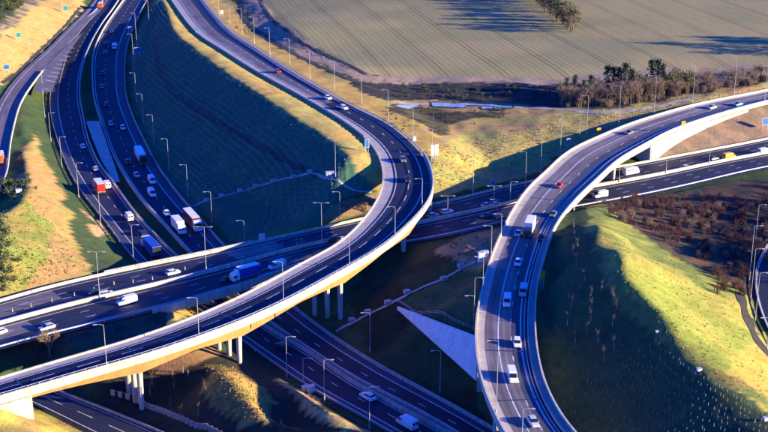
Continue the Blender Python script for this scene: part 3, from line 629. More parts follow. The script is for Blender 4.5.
# abutments
for idx, sgn in ((fW, 1), (fE, -1)):
    x, y, z = FL.pt(idx, .5); an = math.atan2(FL.nr[idx][1], FL.nr[idx][0]); wv = FL.w[idx]
    o = MB().box((0, 0, 0), (wv - .1, 1.4, 9), an).build('abutment', CONL, fly); o.location = Vector((x, y, z - 4.95)) - Vector(fly.location)
# wing wall beside the lower ramp
b = MB(); n_ = 0
iw = list(range(fW, min(fW + 22, FL.n)))
for k, i in enumerate(iw):
    zb = hz(*FL.pt(i, 1.0 + 1.6 / FL.w[i])[:2]) - .8
    for o_, zz in ((.46, None), (.46, zb), (.05, zb), (.05, None)):
        x, y, z = FL.pt(i, 1.0 + o_ / FL.w[i]); b.v.append((x, y, z - 1.0 if zz is None else min(zz, z - 1.2)))
for k in range(len(iw) - 1):
    for j in range(4): b.f.append((4 * k + j, 4 * k + (j + 1) % 4, 4 * k + 4 + (j + 1) % 4, 4 * k + 4 + j))
b.f += [(0, 1, 2, 3), tuple(4 * (len(iw) - 1) + j for j in range(4))]
under(fixn(b.build('wing_wall', CONL)), fly)
barrier(FL, .985, .8, .16, GALV, 'steel crash rail on the outer side of the flyover approach above the golden bank', 0, fP, posts=True, name='crash_rail')
barrier(FL, .01, .5, .3, CONC, 'low kerb wall on the inner side of the flyover approach above the planted slope', 0, FL.near(372, 150))

# ------------------------------------------------------------------ right-hand elevated road
rv = tag(empty('elevated_road', RR.pt(rE0, .5)), 'elevated concrete road curving from the right edge down to the bottom of the picture', 'bridge')
kW = RR.near(520, 320)
surfs = [(0, .13, CONV, 'verge'), (.13, .86, ASPO, 'road_surface'), (.86, .97, CONV, 'walkway')]
for t0, t1, m, nm in surfs: under(strip(nm, RR, t0, t1, 0, m), rv)
under(strip('dark_lane', RR, .58, .73, .006, ASPB, None, 0, None), rv)  # darker asphalt bands along two lanes
under(strip('dark_lane', RR, .77, .855, .006, ASPH, None, 0, None), rv)
for t, w, md in ((.36, .3, None), (.575, .24, DASH), (.735, .3, None), (.80, .22, None)): under(strip('lane_line' if md else 'edge_line', RR, t, t, .014, LINE, None, w=w, mod=md), rv)
rPs = RR.near(700, 112)
under(wall('parapet', RR, .985, .35, -.75, 1.0, CONL), rv)
under(wall('parapet', RR, .0, .4, -1.0, .8, CONL, off=-.2), rv)
under(wall('kerb', RR, .86, .25, -.1, .55, CONC), rv)
def slab(p, a, b_, t0, t1, z0, z1, m, nm, par):
    b = MB()
    for i in range(a, b_ + 1): b.v += [p.pt(i, t0, z0), p.pt(i, t1, z0), p.pt(i, t1, z1), p.pt(i, t0, z1)]
    for i in range(b_ - a):
        k = 4 * i
        for j in range(4): b.f.append((k + j, k + (j + 1) % 4, k + 4 + (j + 1) % 4, k + 4 + j))
    b.f += [(0, 1, 2, 3), tuple(4 * (b_ - a) + j for j in range(4))]
    return under(fixn(b.build(nm, m)), par)
rEnd = RR.n - 1
slab(RR, rE0, rE1, .02, .97, -.1, -1.7, CONC, 'deck', rv); slab(RR, rS, rEnd, .02, .97, -.1, -1.9, CONC, 'deck', rv)
for idx in (rE0, rE1, rS):
    x, y, z = RR.pt(idx, .5); an = math.atan2(RR.nr[idx][1], RR.nr[idx][0])
    o = MB().box((0, 0, 0), (RR.w[idx] - .3, 1.2, 9), an).build('abutment', CONL, rv); o.location = Vector((x, y, z - 5.2)) - Vector(rv.location)
for mk in (RR.near(598, 160), RR.near(528, 400), RR.near(545, 430)):
    for t in (.12, .5, .88):
        x, y, z = RR.pt(mk, t); b = MB().tube((x, y, hz(x, y) - .6), (x, y, z - 1.8), .6, .7, n=12); under(b.build('pier', CONL), rv)
# long cream retaining wall where the road climbs from the right
iw = list(range(RR.near(735, 103), rE0 + 1)); b = MB()
for i in iw:
    zb = hz(*RR.pt(i, 1.0 + 2.2 / RR.w[i])[:2]) - .8
    for o_, zz in ((.25, None), (.25, zb), (-.1, zb), (-.1, None)):
        x, y, z = RR.pt(i, .985 + o_ / RR.w[i]); b.v.append((x, y, z - .95 if zz is None else min(zb, z - 1.2)))
for k in range(len(iw) - 1):
    for j in range(4): b.f.append((4 * k + j, 4 * k + (j + 1) % 4, 4 * k + 4 + (j + 1) % 4, 4 * k + 4 + j))
b.f += [(0, 1, 2, 3), tuple(4 * (len(iw) - 1) + j for j in range(4))]
under(fixn(b.build('retaining_wall', CONL)), rv)
# expansion joints across the decks
for pth, ks, t0, t1, root in ((FL, [fE] + pm + [fW], .2, .96, fly), (RR, [rE0, rE1, rS, RR.near(528, 400), RR.near(560, 178), RR.near(505, 300)], .13, .86, rv)):
    for k in ks:
        a_, b_ = Vector(pth.pt(k, t0, .02)), Vector(pth.pt(k, t1, .02)); tv = Vector((*pth.t[k], 0)) * .22
        j_ = MB().add([a_ - tv, b_ - tv, b_ + tv, a_ + tv], [(0, 1, 2, 3)]).build('expansion_joint', DARK)
        if j_.data.polygons[0].normal.z < 0: j_.data.flip_normals()
        under(j_, root)
# triangular wing wall in the middle
a = P(397, 307, 1.0); bt = np.array(RR.pt(RR.near(507, 336), .0, -.6)); bb = np.array(RR.pt(RR.near(507, 352), 0, -7.5))
nrm = np.array([0.3, .5, 0]); q_ = [a, bt, bb, a + [0, 0, -.6]]
b = MB().add(q_ + [p + nrm for p in q_], [(0, 1, 2, 3), (7, 6, 5, 4), (0, 4, 5, 1), (1, 5, 6, 2), (2, 6, 7, 3), (3, 7, 4, 0)])
ww = tag(fixn(b.build('wing_wall', CONW)), 'pale triangular concrete wing wall tapering to a point left of the elevated road', 'wall')
# ------------------------------------------------------------------ street lamps
ORD = ['first','second','third','fourth','fifth','sixth','seventh','eighth','ninth','tenth','eleventh','twelfth']
def lamp(u0, v0, u1, v1, arm, label, group, on=None):
    """base pixel, top pixel; the base stands on the ground or on road `on`"""
    if on is None: x, y, z = G(u0, v0)
    else:
        i = on[0].near(u0, v0 + 0); x, y, z = on[0].pt(i, on[1], on[2])
        if len(on) > 3:
            z = on[3]; x, y, _ = P(u0, v0, z)
    # height so that the top reaches its pixel
    h = 12.0
    for _ in range(12):
        pv = PIX(x, y, z + h)[1]; h += (pv - v1) / (F0 / (y * CP + CAMH * SP)) * 1.0 / CP * .9
    h = min(max(h, 6.5), 19)
    o = tag(empty('street_lamp', (x, y, z)), label, 'street lamp', group)
    MB().tube((0, 0, -.3), (0, 0, 1.4), .17, .15, 8).build('base', LAMPM, o)
    MB().tube((0, 0, 1.4), (0, 0, h), .085, .05, 7).build('pole', LAMPM, o)
    for s in ((-1, 1) if arm == 2 else (arm,)):
        b = MB(); b.tube((0, 0, h - .05), (s * .8, 0, h + .12), .06, .05, 6).tube((s * .8, 0, h + .12), (s * 1.5, 0, h + .12), .05, .05, 6); b.build('arm', LAMPM, o)
        l = MB().box((s * 1.85, 0, h + .10), (.85, .26, .13), taper=(.8, .7)).build('lantern', LAMPM, o)
        MB().box((s * 1.85, 0, h + .0), (.6, .22, .05)).build('lens', LIGHTM, l)
    return o
def lamps(rows, where, group, on=None, order='from the top'):
    rows = sorted(rows, key=lambda r: (r[1] if order == 'from the top' else r[0]))
    for k, r in enumerate(rows): lamp(*r[:5], f'{ORD[k]} tall grey street lamp {order if order != "from the left" else "from the left"} {where}', group, r[5] if len(r) > 5 else on)
lamps([(14,69,14,35,1),(28.5,50,28.5,21,1),(45,34,45,8,1),(63,15,63,-8,1)], 'on the golden bank at top left', 'lamps on the golden bank')
lamps([(43,93,42,70,1),(45,118,46,89,1),(51,142,52.5,113,1),(62,167,63,137,1),(79,199,80,163,1),(101,228,101,192,1),(133.7,262,134.6,225,1)], 'left of the left carriageway', 'lamps left of the sunken road')
lamps([(149,22,149,0,-1),(137,49,137.5,13,-1),(134,68,134,34,-1),(136.5,102,137,73,-1),(143.5,123,143.5,94,-1),(154,144,154,115,-1),(169,171,169,139,-1),(188,198,188,165,-1),(212,224,212,192,-1)], 'at the foot of the planted hillside', 'lamps below the planted hillside')
mt = (MW, .5, .6)
lamps([(102.5,297,102,252,2),(210,272,211,227,2),(319,246,321,203,2),(448,237,449,205,2),(501,232,501,199,2),(620,203,620,182,-1),(670,194,672,153,-1),(710.5,166,712,128,-1)], 'on the wide motorway', 'lamps on the wide motorway', mt, 'from the left')
lamps([(244.5,242,244,222,-1),(335.5,178,337,138,-1),(340,219,341,192,-1)], 'on the slope above the motorway', 'lamps on the inner slope', None, 'from the left')
fo = lambda t=1.0: (FL, t, 0)
lamps([(219,15,219,-4,-1),(230,24,230,5,-1),(242,33,242,9,-1),(254.5,44.5,255,17,-1),(270,57,272,28,-1),(289.5,64,290,39,-1),(310,81,312,51,-1),(334.5,90,335,61,-1),(361.5,104,362.5,74,-1),(388,121,389,90,-1),(413,143,414,109,-1),(432,158,432,129,-1)], 'beside the flyover and the brown field', 'lamps beside the flyover approach')
def fl_on(u, v): 
    i = FL.near(u, v - 5); return None
def on_fly(u, v, top, arm, t, z, label):
    x, y, _ = P(u, v, z); lamp(u, v, u, top, arm, label, 'lamps on the flyover', (FL, t, 0, z))
on_fly(107, 369, 325, -1, 1, 5.6, 'street lamp on the flyover parapet nearest the left edge')
on_fly(199, 338, 298, -1, 1, 6.6, 'street lamp on the flyover parapet just left of the steel joint')
on_fly(283.5, 303, 262, -1, 1, 7.0, 'street lamp on the flyover parapet above the deep steel girder')
on_fly(349.5, 267, 237, -1, 1, 7.5, 'street lamp on the flyover parapet where it starts to bend')
on_fly(395, 240, 207, -1, 1, 8.0, 'street lamp on the flyover parapet at the lower part of its bend')
on_fly(422, 205, 179, -1, 1, 8.6, 'street lamp on the flyover parapet at its outermost bend')
lamps([(287,378,288,337,1),(303.5,385,304,362,1),(324.5,403,327,360,1),(369.5,430,371,387,1)], 'on the left verge below the flyover', 'lamps by the lower carriageways', None, 'from the left')
lamps([(370,353,371.5,313,-1),(440,393,440,351,-1),(474,318,474,278,1)], 'in the dark hollow between the two bridges', 'lamps in the dark hollow', None, 'from the left')
lamps([(473,194,474,152,-1),(497,221,497,201,-1),(509.5,216,511,182,1),(525,195,526,152,-1),(540.5,175,541,134,-1),(560,158,560,115,-1),(579.5,136,580.5,115,-1)], 'on the bank left of the elevated road', 'lamps left of the elevated road', None, 'from the left')
lamps([(586.5,136,588,96,-1),(618.5,127,619.5,86,-1),(654,114,655,76,-1),(692.5,103.5,694.5,66,-1),(734,95,736,58,-1)], 'behind the upper edge of the elevated road', 'lamps above the elevated road', None, 'from the left')
lamp(755, 108, 757, 66, 2, 'tall twin-arm lamp standing in front of the elevated road near the right edge', 'lamps above the elevated road', (RR, .99, .9))
lamps([(501,238,501.5,214,-1),(491,258,493,226,-1),(482.7,292,483,257,-1)], 'on the brown knoll beside the elevated road', 'lamps on the brown knoll', None)
lamp(473.6, 330, 473.6, 296, -1, 'thin lamp standing just left of the elevated road above the wing wall', 'lamps on the brown knoll')
lamp(496, 415, 499, 341, -1, 'tall lamp on the left parapet of the elevated road near the bottom', 'lamps on the elevated road', (RR, .02, 0, 6.9))
lamp(522, 440, 523, 409, 1, 'lamp with its arm to the right at the bottom of the elevated road', 'lamps on the elevated road', (RR, .3, 0, 6.8))
lamps([(755,245,757.5,205,1),(749,282,751,226,1),(750.5,300,752,249,1),(755,321,758.5,273,1),(767,348,767,318,-1)], 'beside the curved side road at right', 'lamps beside the side road')

# ------------------------------------------------------------------ vehicles (each faces +x)
def wheels(o, xs_, w, r, n=10):
    for x in xs_:
        for s in (-1, 1):
            t = MB().tube((x, s * (w / 2 - .26), r), (x, s * (w / 2 + .01), r), r, r, n).build('wheel', TYRE, o)
            MB().tube((x, s * (w / 2 - .02), r), (x, s * (w / 2 + .03), r), r * .55, r * .5, n).build('rim', RIMM, t)
def loft(secs, closed=True):
    """cross sections along x: (x, halfwidth bottom, halfwidth top, z bottom, z top)"""
    b = MB()
    for x, hb_, ht, z0, z1 in secs:
        zm = z0 + (z1 - z0) * .55; b.v += [(x, -hb_, z0), (x, hb_, z0), (x, hb_ * 1.03, zm), (x, ht, z1), (x, -ht, z1), (x, -hb_ * 1.03, zm)]
    n = len(secs)
    for k in range(n - 1):
        for j in range(6): b.f.append((6 * k + j, 6 * k + (j + 1) % 6, 6 * k + 6 + (j + 1) % 6, 6 * k + 6 + j))
    b.f += [(5, 4, 3, 2, 1, 0), tuple(6 * (n - 1) + j for j in range(6))]
    return b
def car(m, est=False):
    o = empty('car'); 
    fixn(loft([(-2.15,.72,.66,.42,.78),(-2.0,.86,.78,.26,.93),(-1.2,.9,.82,.22,.98),(.6,.9,.82,.22,.97),(1.2,.89,.78,.22,.90),(1.95,.84,.70,.25,.76),(2.15,.7,.6,.4,.62)]).build('body', m, o, smooth=False))
    rb = -1.95 if est else -1.45
    fixn(loft([(rb - .25,.74,.70,.90,.94),(rb + .15,.76,.62,.92,1.40),(.25,.76,.62,.92,1.42),(1.02,.74,.70,.86,.92)]).build('window', GLASS, o))
    fixn(loft([(rb + .05,.64,.60,1.38,1.43),(-.5,.66,.62,1.40,1.49),(.30,.62,.58,1.38,1.45)]).build('roof', m, o))
    wheels(o, (-1.3, 1.32), 1.76, .32)
    for s in (-1, 1):
        MB().box((2.06, s * .58, .64), (.14, .32, .14)).build('headlight', LIGHTM, o); MB().box((-2.10, s * .62, .76), (.1, .26, .16)).build('tail_light', TAILM, o)
        MB().box((.75, s * .98, .95), (.16, .18, .12)).build('mirror', m, o)
    return o
def van(m):
    o = empty('van')
    fixn(loft([(-2.75,.92,.82,.32,2.15),(-2.6,.97,.86,.28,2.28),(.7,.97,.86,.28,2.30),(1.35,.97,.80,.28,2.12),(2.05,.95,.80,.28,1.28),(2.6,.90,.74,.3,1.02),(2.75,.78,.66,.42,.85)]).build('body', m, o))
    MB().add([(1.42,-.76,2.06),(1.42,.76,2.06),(2.07,.80,1.31),(2.07,-.80,1.31)], [(0, 1, 2, 3)]).add([(1.44,-.74,2.09),(1.44,.74,2.09),(2.09,.78,1.34),(2.09,-.78,1.34)], [(3, 2, 1, 0)]).build('windscreen', GLASS, o)
    for s in (-1, 1):
        MB().box((1.15, s * .955, 1.55), (.85, .05, .5)).build('window', GLASS, o); MB().box((-2.77, s * .44, 1.62), (.05, .6, .5)).build('rear_window', GLASS, o)
        MB().box((2.68, s * .62, .8), (.16, .3, .2)).build('headlight', LIGHTM, o); MB().box((-2.77, s * .88, .95), (.05, .12, .5)).build('tail_light', TAILM, o)
        MB().box((1.7, s * 1.08, 1.4), (.14, .2, .3)).build('mirror', PLAST, o)
    wheels(o, (-1.75, 1.85), 1.9, .35)
    return o
def cab(o, m, x0, hgt=2.9, ln=2.1, w=2.4):
    c = fixn(MB().prism([(x0, .55), (x0, hgt), (x0 + ln * .55, hgt), (x0 + ln * .92, hgt - .55), (x0 + ln, 1.5), (x0 + ln, .55)], -w / 2, w / 2).build('cab', m, o))
    MB().add([(x0 + ln * .93, -w * .44, hgt - .58), (x0 + ln * .93, w * .44, hgt - .58), (x0 + ln + .03, w * .46, 1.62), (x0 + ln + .03, -w * .46, 1.62)], [(0, 3, 2, 1)]).build('windscreen', GLASS, c)
    for s in (-1, 1):
        MB().box((x0 + ln * .62, s * (w / 2 + .012), hgt - .95), (ln * .42, .03, .62)).build('window', GLASS, c)
        MB().box((x0 + ln + .02, s * w * .36, .85), (.06, .4, .2)).build('headlight', LIGHTM, c); MB().box((x0 + ln * .95, s * (w / 2 + .2), hgt - .9), (.12, .2, .5)).build('mirror', PLAST, c)
    return c
def lorry(cabm, boxm, L=8.5, H=3.7, rear=None, flat=False, deflector=False, roofm=None, sidem=None):
    o = empty('lorry'); hx = L / 2; w = 2.5
    cab(o, cabm, hx - 2.1, 2.8)
    MB().box((-1.0, 0, .75), (L - 2.4, 1.0, .3)).build('chassis', PLAST, o)
    bl = L - 2.3; bx = -hx + bl / 2
    if flat: MB().box((bx, 0, 1.2), (bl, w, .22)).build('flatbed', boxm, o); MB().box((bx + .2, 0, 1.9), (bl * .6, w * .8, 1.2)).build('load', rear or boxm, o)
    else:
        bo = MB().box((bx, 0, (H + 1.0) / 2), (bl, w, H - 1.0)).build('box', boxm, o)
        MB().box((-hx - .012, 0, (H + 1.05) / 2), (.03, w * .94, H - 1.15)).build('rear_door', rear or boxm, bo)
        MB().box((bx, 0, H + .015), (bl * .985, w * .98, .03)).build('roof_panel', roofm or WHITE, bo)
        for z in (1.04, H - .04): MB().box((bx, 0, z), (bl + .04, w + .05, .09)).build('trim_rail', GALV, bo)
        if deflector: fixn(MB().prism([(hx - 2.1, 2.8), (hx - 2.1, 3.5), (hx - 1.1, 2.82)], -1.0, 1.0).build('wind_deflector', cabm, o))
    MB().box((-hx - .02, 0, .62), (.12, w * .92, .16)).build('bumper', PLAST, o)
    for s in (-1, 1): MB().box((-hx - .03, s * 1.0, .85), (.06, .35, .16)).build('tail_light', TAILM, o)
    wheels(o, ([-hx + 1.3, -hx + 2.5] if L > 9 else [-hx + 1.7]) + [hx - 1.2], w, .5)
    return o
def artic(cabm, boxm, L=14.5, H=4.0, rear=None, roofm=None, frontm=None):
    o = empty('articulated_lorry'); hx = L / 2; w = 2.52; bl = L - 2.6; bx = -hx + bl / 2
    cab(o, cabm, hx - 2.2, 3.5, 2.2)
    MB().box((0, 0, .9), (L - 2.0, .95, .3)).build('chassis', PLAST, o)
    t = MB().box((bx, 0, (H + 1.15) / 2), (bl, w, H - 1.15)).build('trailer', boxm, o)
    MB().box((-hx - .012, 0, (H + 1.2) / 2), (.03, w * .94, H - 1.3)).build('rear_door', rear or boxm, t)
    MB().box((bx, 0, H + .015), (bl * .99, w * .98, .03)).build('roof_panel', roofm or WHITE, t)
    MB().box((bx + bl / 2 + .012, 0, (H + 1.2) / 2), (.03, w * .95, H - 1.3)).build('front_panel', frontm or boxm, t)
    for z in (1.19, H - .05): MB().box((bx, 0, z), (bl + .04, w + .05, .09)).build('trim_rail', GALV, t)
    MB().box((-hx - .03, 0, .65), (.12, w * .92, .16)).build('bumper', PLAST, o)
    for s in (-1, 1): MB().box((-hx - .04, s * 1.0, .95), (.06, .35, .16)).build('tail_light', TAILM, o); MB().box((-1, s * 1.15, .75), (4.2, .06, .5)).build('side_guard', PLAST, o)
    wheels(o, [-hx + 1.4, -hx + 2.7, -hx + 4.0, hx - 4.4, hx - 1.3], w, .5)
    return o
def caravan(m):
    o = empty('minibus')
    fixn(loft([(-3.3,1.0,.9,.35,2.3),(-3.1,1.1,.95,.3,2.65),(1.9,1.1,.95,.3,2.7),(2.5,1.05,.9,.3,2.2),(2.95,1.0,.85,.32,1.4),(3.25,.85,.75,.45,1.0)]).build('body', m, o))
    for s in (-1, 1):
        MB().box((-.6, s * 1.085, 1.75), (4.2, .05, .6)).build('window', GLASS, o); MB().box((3.1, s * .7, .8), (.3, .3, .2)).build('headlight', LIGHTM, o)
        MB().box((-3.3, s * .8, 1.0), (.05, .15, .4)).build('tail_light', TAILM, o)
    MB().add([(2.02,-.85,2.58),(2.02,.85,2.58),(2.68,.9,1.95),(2.68,-.9,1.95)], [(3, 2, 1, 0), (0, 1, 2, 3)]).build('windscreen', GLASS, o)
    wheels(o, (-2.1, 2.1), 2.15, .38)
    return o
PROTO = {}
def place(kind, key, make, p, u, v, dirn, label, grp, cat, dz=0.0):
    """stand the vehicle on road p where the photo shows it"""
    z = 0.0
    for _ in range(6):
        x, y, _z = P(u, v, z); i = p.nearw(x, y); lat = (x - p.c[i, 0]) * p.nr[i, 0] + (y - p.c[i, 1]) * p.nr[i, 1]; z = p.c[i, 2] + p.bank * lat
    if key in PROTO: o = dup(PROTO[key])
    else: o = make(); PROTO[key] = o
    t = p.t[i] * dirn; rz = math.atan2(t[1], t[0]); roll = -math.atan(p.bank) * (1 if (p.nr[i] @ np.array([-t[1], t[0]])) < 0 else -1)
    j0, j1 = max(i - 2, 0), min(i + 2, p.n - 1); sl = (p.c[j1, 2] - p.c[j0, 2]) / max(p.q[j1] - p.q[j0], 1) * dirn
    o.rotation_euler = (roll, -math.atan(sl), rz); o.location = (x, y, z + .015 + dz)
    s_ = .92 if p in (MW, RR) else 1.0; o.scale = (s_, s_, s_)
    for k in ('label', 'category', 'group'):
        if k in o: del o[k]
    tag(o, label, cat, grp); return o
def cars(rows):
    for p, u, v, dn, m, lb, *est in rows:
        e = bool(est); place('car', ('car', m.name, e), lambda: car(m, e), p, u, v, dn, lb, 'cars on the roads', 'car')
def vans(rows):
    for p, u, v, dn, m, lb in rows: place('van', ('van', m.name), lambda: van(m), p, u, v, dn, lb, 'vans on the roads', 'van')
cars([
 (RB,83,147.5,-1,WHITE,'white car in the left carriageway ahead of the orange lorry'),
 (RB,95.5,170,-1,SILV,'silver car just above the orange lorry on the left carriageway'),
 (RB,143,234.5,-1,DARK,'dark car overtaking beside the blue lorry below the hill'),
 (RC,112,32.5,1,DARK,'dark car farthest up the lorry carriageway above the flatbed lorry'),
 (RC,106,45,1,DARK,'dark car left of the small flatbed lorry, upper of two'),
 (RC,105,54,1,GREY,'grey car left and just below the small flatbed lorry'),
 (RC,103,74.5,1,DARK,'dark car alone in the inner lane where the road is straightest'),
 (RC,102,88,1,GREY,'grey car in the inner lane below the lone dark car'),
 (RC,106.5,106,1,DARK,'dark car in the inner lane level with the paved median tip'),
 (RC,111,125,1,SILV,'silver car, left one of a pair side by side in the cutting'),
 (RC,123,129,1,WHITE,'white car, right one of a pair side by side in the cutting', 1),
 (RC,128,163.5,1,DARK,'dark car immediately left of the white articulated lorry'),
 (RC,137,176.5,1,SILV,'silver car below the white articulated lorry'),
 (RC,167,215,1,WHITE,'white car just above the white box lorry in the cutting'),
 (MW,173,274,1,WHITE,'white car on the upper motorway carriageway over the bridge'),
 (MW,95,294,1,DARK,'dark car half behind the twin-arm lamp on the upper motorway carriageway'),
 (MW,107,295.5,1,WHITE,'white car right beside the foot of the leftmost twin-arm lamp', 1),
 (MW,47,329,-1,SILV,'silver car on the lower motorway carriageway near the left edge'),
 (MW,-1,334,-1,WHITE,'white car cut by the left edge on the lower motorway carriageway'),
 (MW,227,281,-1,MAROON,'dark red car following left of the blue box lorry on the motorway'),
 (MW,334,241,1,RED,'red car on the upper motorway carriageway just left of the flyover'),
 (MW,447,213,1,WHITE,'white car on the motorway right of the flyover bend', 1),
 (MW,433,217,1,TEAL,'teal car on the motorway close behind the white one at the flyover bend'),
 (MW,487,206.5,1,SILV,'silver car beside the twin-arm lamp on the motorway, upper left'),
 (MW,496,206,1,WHITE,'white car beside the twin-arm lamp on the motorway, upper right'),
 (MW,486,217,-1,GREY,'grey car on the lower carriageway near the brown knoll'),
 (MW,619,182,1,GREY,'grey car below the white minibus beyond the elevated road'),
 (MW,686,168.5,1,SILV,'silver car on the upper motorway carriageway near the median at right'),
 (MW,714,160,1,DARK,'dark car just ahead of the yellow van on the motorway'),
 (FL,278,72.5,1,RED,'red car on the flyover approach beside the golden strip'),
 (FL,328,99,1,WHITE,'white car on the flyover approach, upper of two white cars'),
 (FL,344,109,1,WHITE,'white car on the flyover approach, lower of two white cars', 1),
 (FL,403,161,1,GREY,'grey car at the start of the flyover bend'),
 (FL,408,181,1,DARK,'dark car halfway round the flyover bend'),
 (RR,559,187,1,RED,'red car on the elevated road above the white lorry'),
 (RR,553,216,1,GREY,'grey car on the elevated road between the red car and the dark one'),
 (RR,541,239.5,1,DARK,'dark car right of the white lorry on the elevated road'),
 (RR,518,235,1,SILV,'silver car in the shade left of the white lorry on the elevated road'),
 (RR,518,264.5,1,WHITE,'white car below the white lorry in the shaded part of the elevated road'),
 (RR,517,345,1,WHITE,'white car on the sunny lower part of the elevated road', 1),
 (RR,533,424,1,SILV,'silver car lowest on the elevated road at the bottom edge'),
 (RR,629,134,1,GREY,'grey car on the elevated road above the cream retaining wall'),
 (RR,712,108.5,1,SILV,'silver car on the elevated road, nearer the copse'),
 (RR,738,105.5,1,TEAL,'teal car on the elevated road closest to the right edge'),
 (RB,282.5,348,-1,DARK,'dark car on the lower carriageway just past the flyover piers'),
 (RB,368,398.5,-1,WHITE,'white car beside the lamp on the lower carriageway at bottom'),
])
vans([
 (RB,107,187,-1,WHITE,'white van alongside the orange lorry on the left carriageway'),
 (RB,129,219,-1,WHITE,'white van below the orange lorry on the left carriageway'),
 (RC,152,182.5,1,WHITE,'white van right of the silver car, upper of two in the cutting'),
 (RC,152,195.5,1,WHITE,'white van, lower of two white vans in the cutting'),
 (MW,277,268,-1,WHITE,'white van on the sunny stretch of motorway ahead of the flyover'),
 (MW,127,303.5,-1,WHITE,'white van alone on the lower motorway carriageway at left'),
 (MW,600,197,-1,WHITE,'white van emerging from under the elevated road'),
 (MW,729,158.5,1,YELLOW,'yellow van on the motorway at far right'),
 (MW,764,153.5,1,WHITE,'white van at the right edge of the motorway'),
 (RR,523,294,1,SILV,'silver van on the right lane of the shaded elevated road'),
 (RR,507,304,1,WHITE,'white van at the edge of the shade on the elevated road'),
 (RR,512,379,1,WHITE,'white van on the sunny elevated road casting a long shadow'),
 (RB,407,426,-1,WHITE,'large white van on the lower carriageway at the bottom edge'),
])
place('m', 'mini', lambda: caravan(WHITE), MW, 631, 174, 1, 'white minibus on the motorway just beyond the elevated road', None, 'minibus')
place('l', 'l1', lambda: lorry(RED, ORANGE, 7.5, 3.4), RA, 101, 8, -1, 'small red lorry on the slip road at the very top left', 'lorries', 'lorry')
place('l', 'l2', lambda: lorry(WHITE, SILV, 8.0, 3.2, rear=ORANGE, flat=True), RC, 115, 48, 1, 'white flatbed lorry with an orange load at the top of the cutting', 'lorries', 'lorry')
place('l', 'l3', lambda: artic(DARK, WHITE, 14.0, 4.0), RC, 141, 161, 1, 'white articulated lorry with a dark cab in the cutting', 'lorries', 'lorry')
place('l', 'l4', lambda: lorry(WHITE, ORANGE, 9.5, 3.9, rear=RED, sidem=ORANGE), RB, 99, 191, -1, 'orange box lorry with a white roof and red rear doors', 'lorries', 'lorry')
place('l', 'l5', lambda: artic(WHITE, BLUE, 12.5, 3.7, rear=DARK, roofm=BLUE), RB, 151, 252, -1, 'blue trailer lorry with a white cab about to go under the motorway', 'lorries', 'lorry')
place('l', 'l6', lambda: lorry(WHITE, WHITE, 9.0, 3.8, deflector=True), RC, 179, 231, 1, 'white box lorry beside the red-sided one in the cutting', 'lorries', 'lorry')
place('l', 'l7', lambda: artic(WHITE, MAROON, 13.5, 4.0), RC, 193, 226, 1, 'dark red trailer lorry with a white roof by the planted hillside', 'lorries', 'lorry')
place('l', 'l8', lambda: lorry(WHITE, BLUE, 9.0, 3.9, deflector=True), MW, 245, 279, -1, 'blue box lorry with a white cab and white roof on the motorway', 'lorries', 'lorry')
place('l', 'l9', lambda: lorry(DARK, WHITE, 10.0, 4.0), RR, 529, 233, 1, 'tall white box lorry on the elevated road', 'lorries', 'lorry')
place('l', 'l10', lambda: lorry(WHITE, ORANGE, 9.0, 3.6), RA, 0, 162, -1, 'orange and white lorry cut by the left edge on the slip road', 'lorries', 'lorry')
# ------------------------------------------------------------------ signs
def signm(n, c): return mat('sign_' + n, c, .45, 0, var=.03, scale=1)
SB, ST, SY, SW = signm('blue', (.015, .11, .32)), signm('teal', (.02, .20, .18)), signm('yellow', (.95, .30, .01)), signm('white', (.50, .50, .47))
def sign(u, v, w, h, top, m, label, legs=2, rz=0.45, z=None, border=True, round_=False):
    x, y, z0 = G(u, v) if z is None else tuple(P(u, v, z)); w *= .82; h *= .82
    o = tag(empty('road_sign', (x, y, z0), rz), label, 'road sign')
    for s in ((-1, 1) if legs == 2 else (0,)): MB().tube((s * w * .3, .08, -.4), (s * w * .3, .08, top), .08, .08, 6).build('post', GALV, o)
    if round_: b = MB().tube((0, -.06, top - h / 2), (0, 0, top - h / 2), h / 2, h / 2, 16)
    else: b = MB().box((0, -.03, top - h / 2), (w, .06, h))
    pn = b.build('panel', m, o)
    if border and not round_:
        e = .12; bb = MB()
        for c, d in (((0, -.066, top - e), (w - .1, .012, e)), ((0, -.066, top - h + e), (w - .1, .012, e)), ((-w / 2 + e, -.066, top - h / 2), (e, .012, h - 3 * e - .01)), ((w / 2 - e, -.066, top - h / 2), (e, .012, h - 3 * e - .01))): bb.box(c, d)
        bb.build('border', SW, pn)
    return o
sign(7, 74, 3.4, 2.6, 4.2, SB, 'blue road sign on the golden bank beside the slip road')
sign(19, 42, 3.0, 3.0, 4.4, ST, 'pale green sign halfway up the golden bank at top left')
sign(66, 15, 3.6, 3.4, 5.0, ST, 'teal road sign highest on the golden bank at top left')
sign(138, 58, 4.2, 3.4, 5.2, SB, 'blue road sign at the top of the planted hillside')
sign(130, 33, 2.6, 1.6, 3.4, SB, 'small blue sign beside the barrier above the larger blue sign')
sign(367, 153, 2.0, 3.6, 4.6, SB, 'tall blue sign on the golden strip inside the flyover bend')
sign(765, 131, 4.5, 3.6, 5.2, SB, 'blue direction sign at the right edge above the motorway')
sign(493, 191, 2.2, 2.2, 3.6, SB, 'small blue sign on the motorway verge in the shade', 1)
sign(568, 148, 1.8, 2.2, 3.2, SB, 'small blue sign behind the elevated road')
sign(432.5, 162, 1.5, 4.4, 5.6, SW, 'white upright panel beside the flyover bend, left of a pair', 2, border=False)
sign(436.5, 162, 1.5, 4.4, 5.6, SW, 'white upright panel beside the flyover bend, right of a pair', 2, border=False)
i = RR.near(540, 284); x, y, z = RR.pt(i, 1.01)
sign(542, 290, 1.6, 2.4, 5.0, SY, 'yellow rectangular sign on the right parapet of the elevated road', 2, z=6.4, border=False)
